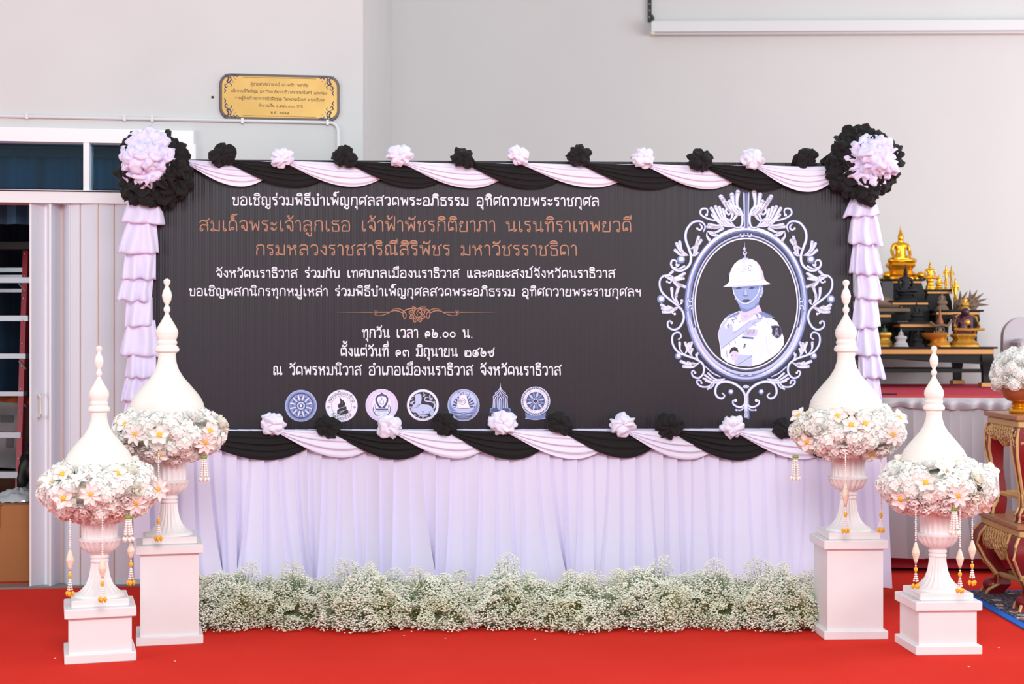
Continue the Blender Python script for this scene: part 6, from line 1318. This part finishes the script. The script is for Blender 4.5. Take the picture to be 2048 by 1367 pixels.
gilt_table(3.29, 8.62, .92, .56, .492, 1.09, radians(-1), 'upper gilded red table standing on the wider gilded one', .12, .04, curl=.35)
Yb = 8.6; xb_ = lx(2041, Yb); m = MB(); m.lathe([(.06, 0), (.066, .012), (.06, .024), (.045, .03), (.05, .038), (.044, .046), (.05, .056), (.042, .064)], (xb_, Yb, 1.092), 28); 
bw = thing('footed_bowl', 'copper and gold footed bowl holding white chrysanthemums on the upper gilt table', 'bowl', (xb_, Yb, 1.09)); mk('gold_foot', m, M_gold, bw)
m = MB(); m.lathe([(.04, .064), (.07, .074), (.095, .095), (.104, .12), (.108, .135), (.112, .14), (.104, .143), (.09, .13), (.001, .12)], (xb_, Yb, 1.092), 32); mk('copper_bowl', m, mat('polished_copper', srgb(190, 112, 72), .3, metal=.6), bw)
ch_ = thing('chrysanthemum_bouquet', 'domed bouquet of white chrysanthemums in the copper bowl at the right edge', 'bouquet', (xb_, Yb, 1.22)); cc = Vector((0, 0, .10)); TCH = template('chrysanthemum', m_peony(33, .05), M_petal)
m = MB(); m.ball((xb_, Yb, 1.30), .12, 14, 9); mk('foliage_core', m, M_core, ch_)
for i in range(46):
    z = 1 - 1.45 * (i + .5) / 46; r = sqrt(max(0, 1 - z * z)); a = i * 2.39996; nn = Vector((r * cos(a), r * sin(a), z)); inst(TCH if i % 3 == 0 else TH[i % 2], ch_, M=orient(Vector((0, 0, .085)) + nn * .132, nn, i, .84))
    if i % 6 == 5 or z < -.3: inst(TL, ch_, M=orient(Vector((0, 0, .08)) + nn * .12, (nn + Vector((0, 0, -.7))).normalized(), i, .9))

# rug with blue border
rg = thing('patterned_rug', 'navy and red floral patterned rug with bright blue edge under the gilt tables', 'rug', (3.6, 8.0, 0))
m_r = bpy.data.materials.new('persian_pattern'); m_r.use_nodes = True; nt = m_r.node_tree; b = nt.nodes['Principled BSDF']; b.inputs['Roughness'].default_value = .9; tcn = nt.nodes.new('ShaderNodeTexCoord')
v1 = nt.nodes.new('ShaderNodeTexVoronoi'); v1.inputs['Scale'].default_value = 9; v1.feature = 'F1'; n1 = nt.nodes.new('ShaderNodeTexWave'); n1.inputs['Scale'].default_value = 5; n1.inputs['Distortion'].default_value = 9; n1.inputs['Detail'].default_value = 2; n1.inputs['Detail Scale'].default_value = 2.5
r1 = nt.nodes.new('ShaderNodeValToRGB'); r1.color_ramp.interpolation = 'CONSTANT'; el = r1.color_ramp.elements; el[0].position = 0; el[0].color = srgb(46, 54, 84); el[1].position = .42; el[1].color = srgb(196, 184, 172)
for p_, c_ in ((.50, srgb(140, 52, 52)), (.66, srgb(60, 66, 92)), (.78, srgb(150, 132, 110)), (.86, srgb(44, 48, 72))): e_ = el.new(p_); e_.color = c_
r2 = nt.nodes.new('ShaderNodeValToRGB'); r2.color_ramp.interpolation = 'CONSTANT'; e2_ = r2.color_ramp.elements; e2_[0].position = 0; e2_[0].color = srgb(160, 60, 58); e2_[1].position = .16; e2_[1].color = srgb(214, 204, 190); e3_ = e2_.new(.26); e3_.color = (0, 0, 0, 1)
mth = nt.nodes.new('ShaderNodeMath'); mth.operation = 'LESS_THAN'; mth.inputs[1].default_value = .26; mxx = nt.nodes.new('ShaderNodeMix'); mxx.data_type = 'RGBA'
nt.links.new(tcn.outputs['Object'], v1.inputs['Vector']); nt.links.new(tcn.outputs['Object'], n1.inputs['Vector']); nt.links.new(n1.outputs['Fac'], r1.inputs[0]); nt.links.new(v1.outputs['Distance'], r2.inputs[0]); nt.links.new(v1.outputs['Distance'], mth.inputs[0])
nt.links.new(mth.outputs[0], mxx.inputs[0]); nt.links.new(r1.outputs[0], mxx.inputs[6]); nt.links.new(r2.outputs[0], mxx.inputs[7]); nt.links.new(mxx.outputs[2], b.inputs['Base Color'])
def rugslab(x0, x1, y0, y1, z0, z1): m = MB(); m.add([(x, y, z) for z in (z0, z1) for x, y in ((x0, y0), (x1, y0), (x1, y1), (x0, y1))], [(0, 3, 2, 1), (4, 5, 6, 7), (0, 1, 5, 4), (1, 2, 6, 5), (2, 3, 7, 6), (3, 0, 4, 7)]); return m
mk('blue_edge', rugslab(2.67, 4.9, 7.0, 9.03, .002, .008), mat('bright_blue_edge', srgb(20, 100, 200), .85), rg, smooth=False)
mk('woven_field', rugslab(2.725, 4.85, 7.05, 8.98, .008, .012), m_r, rg, smooth=False)
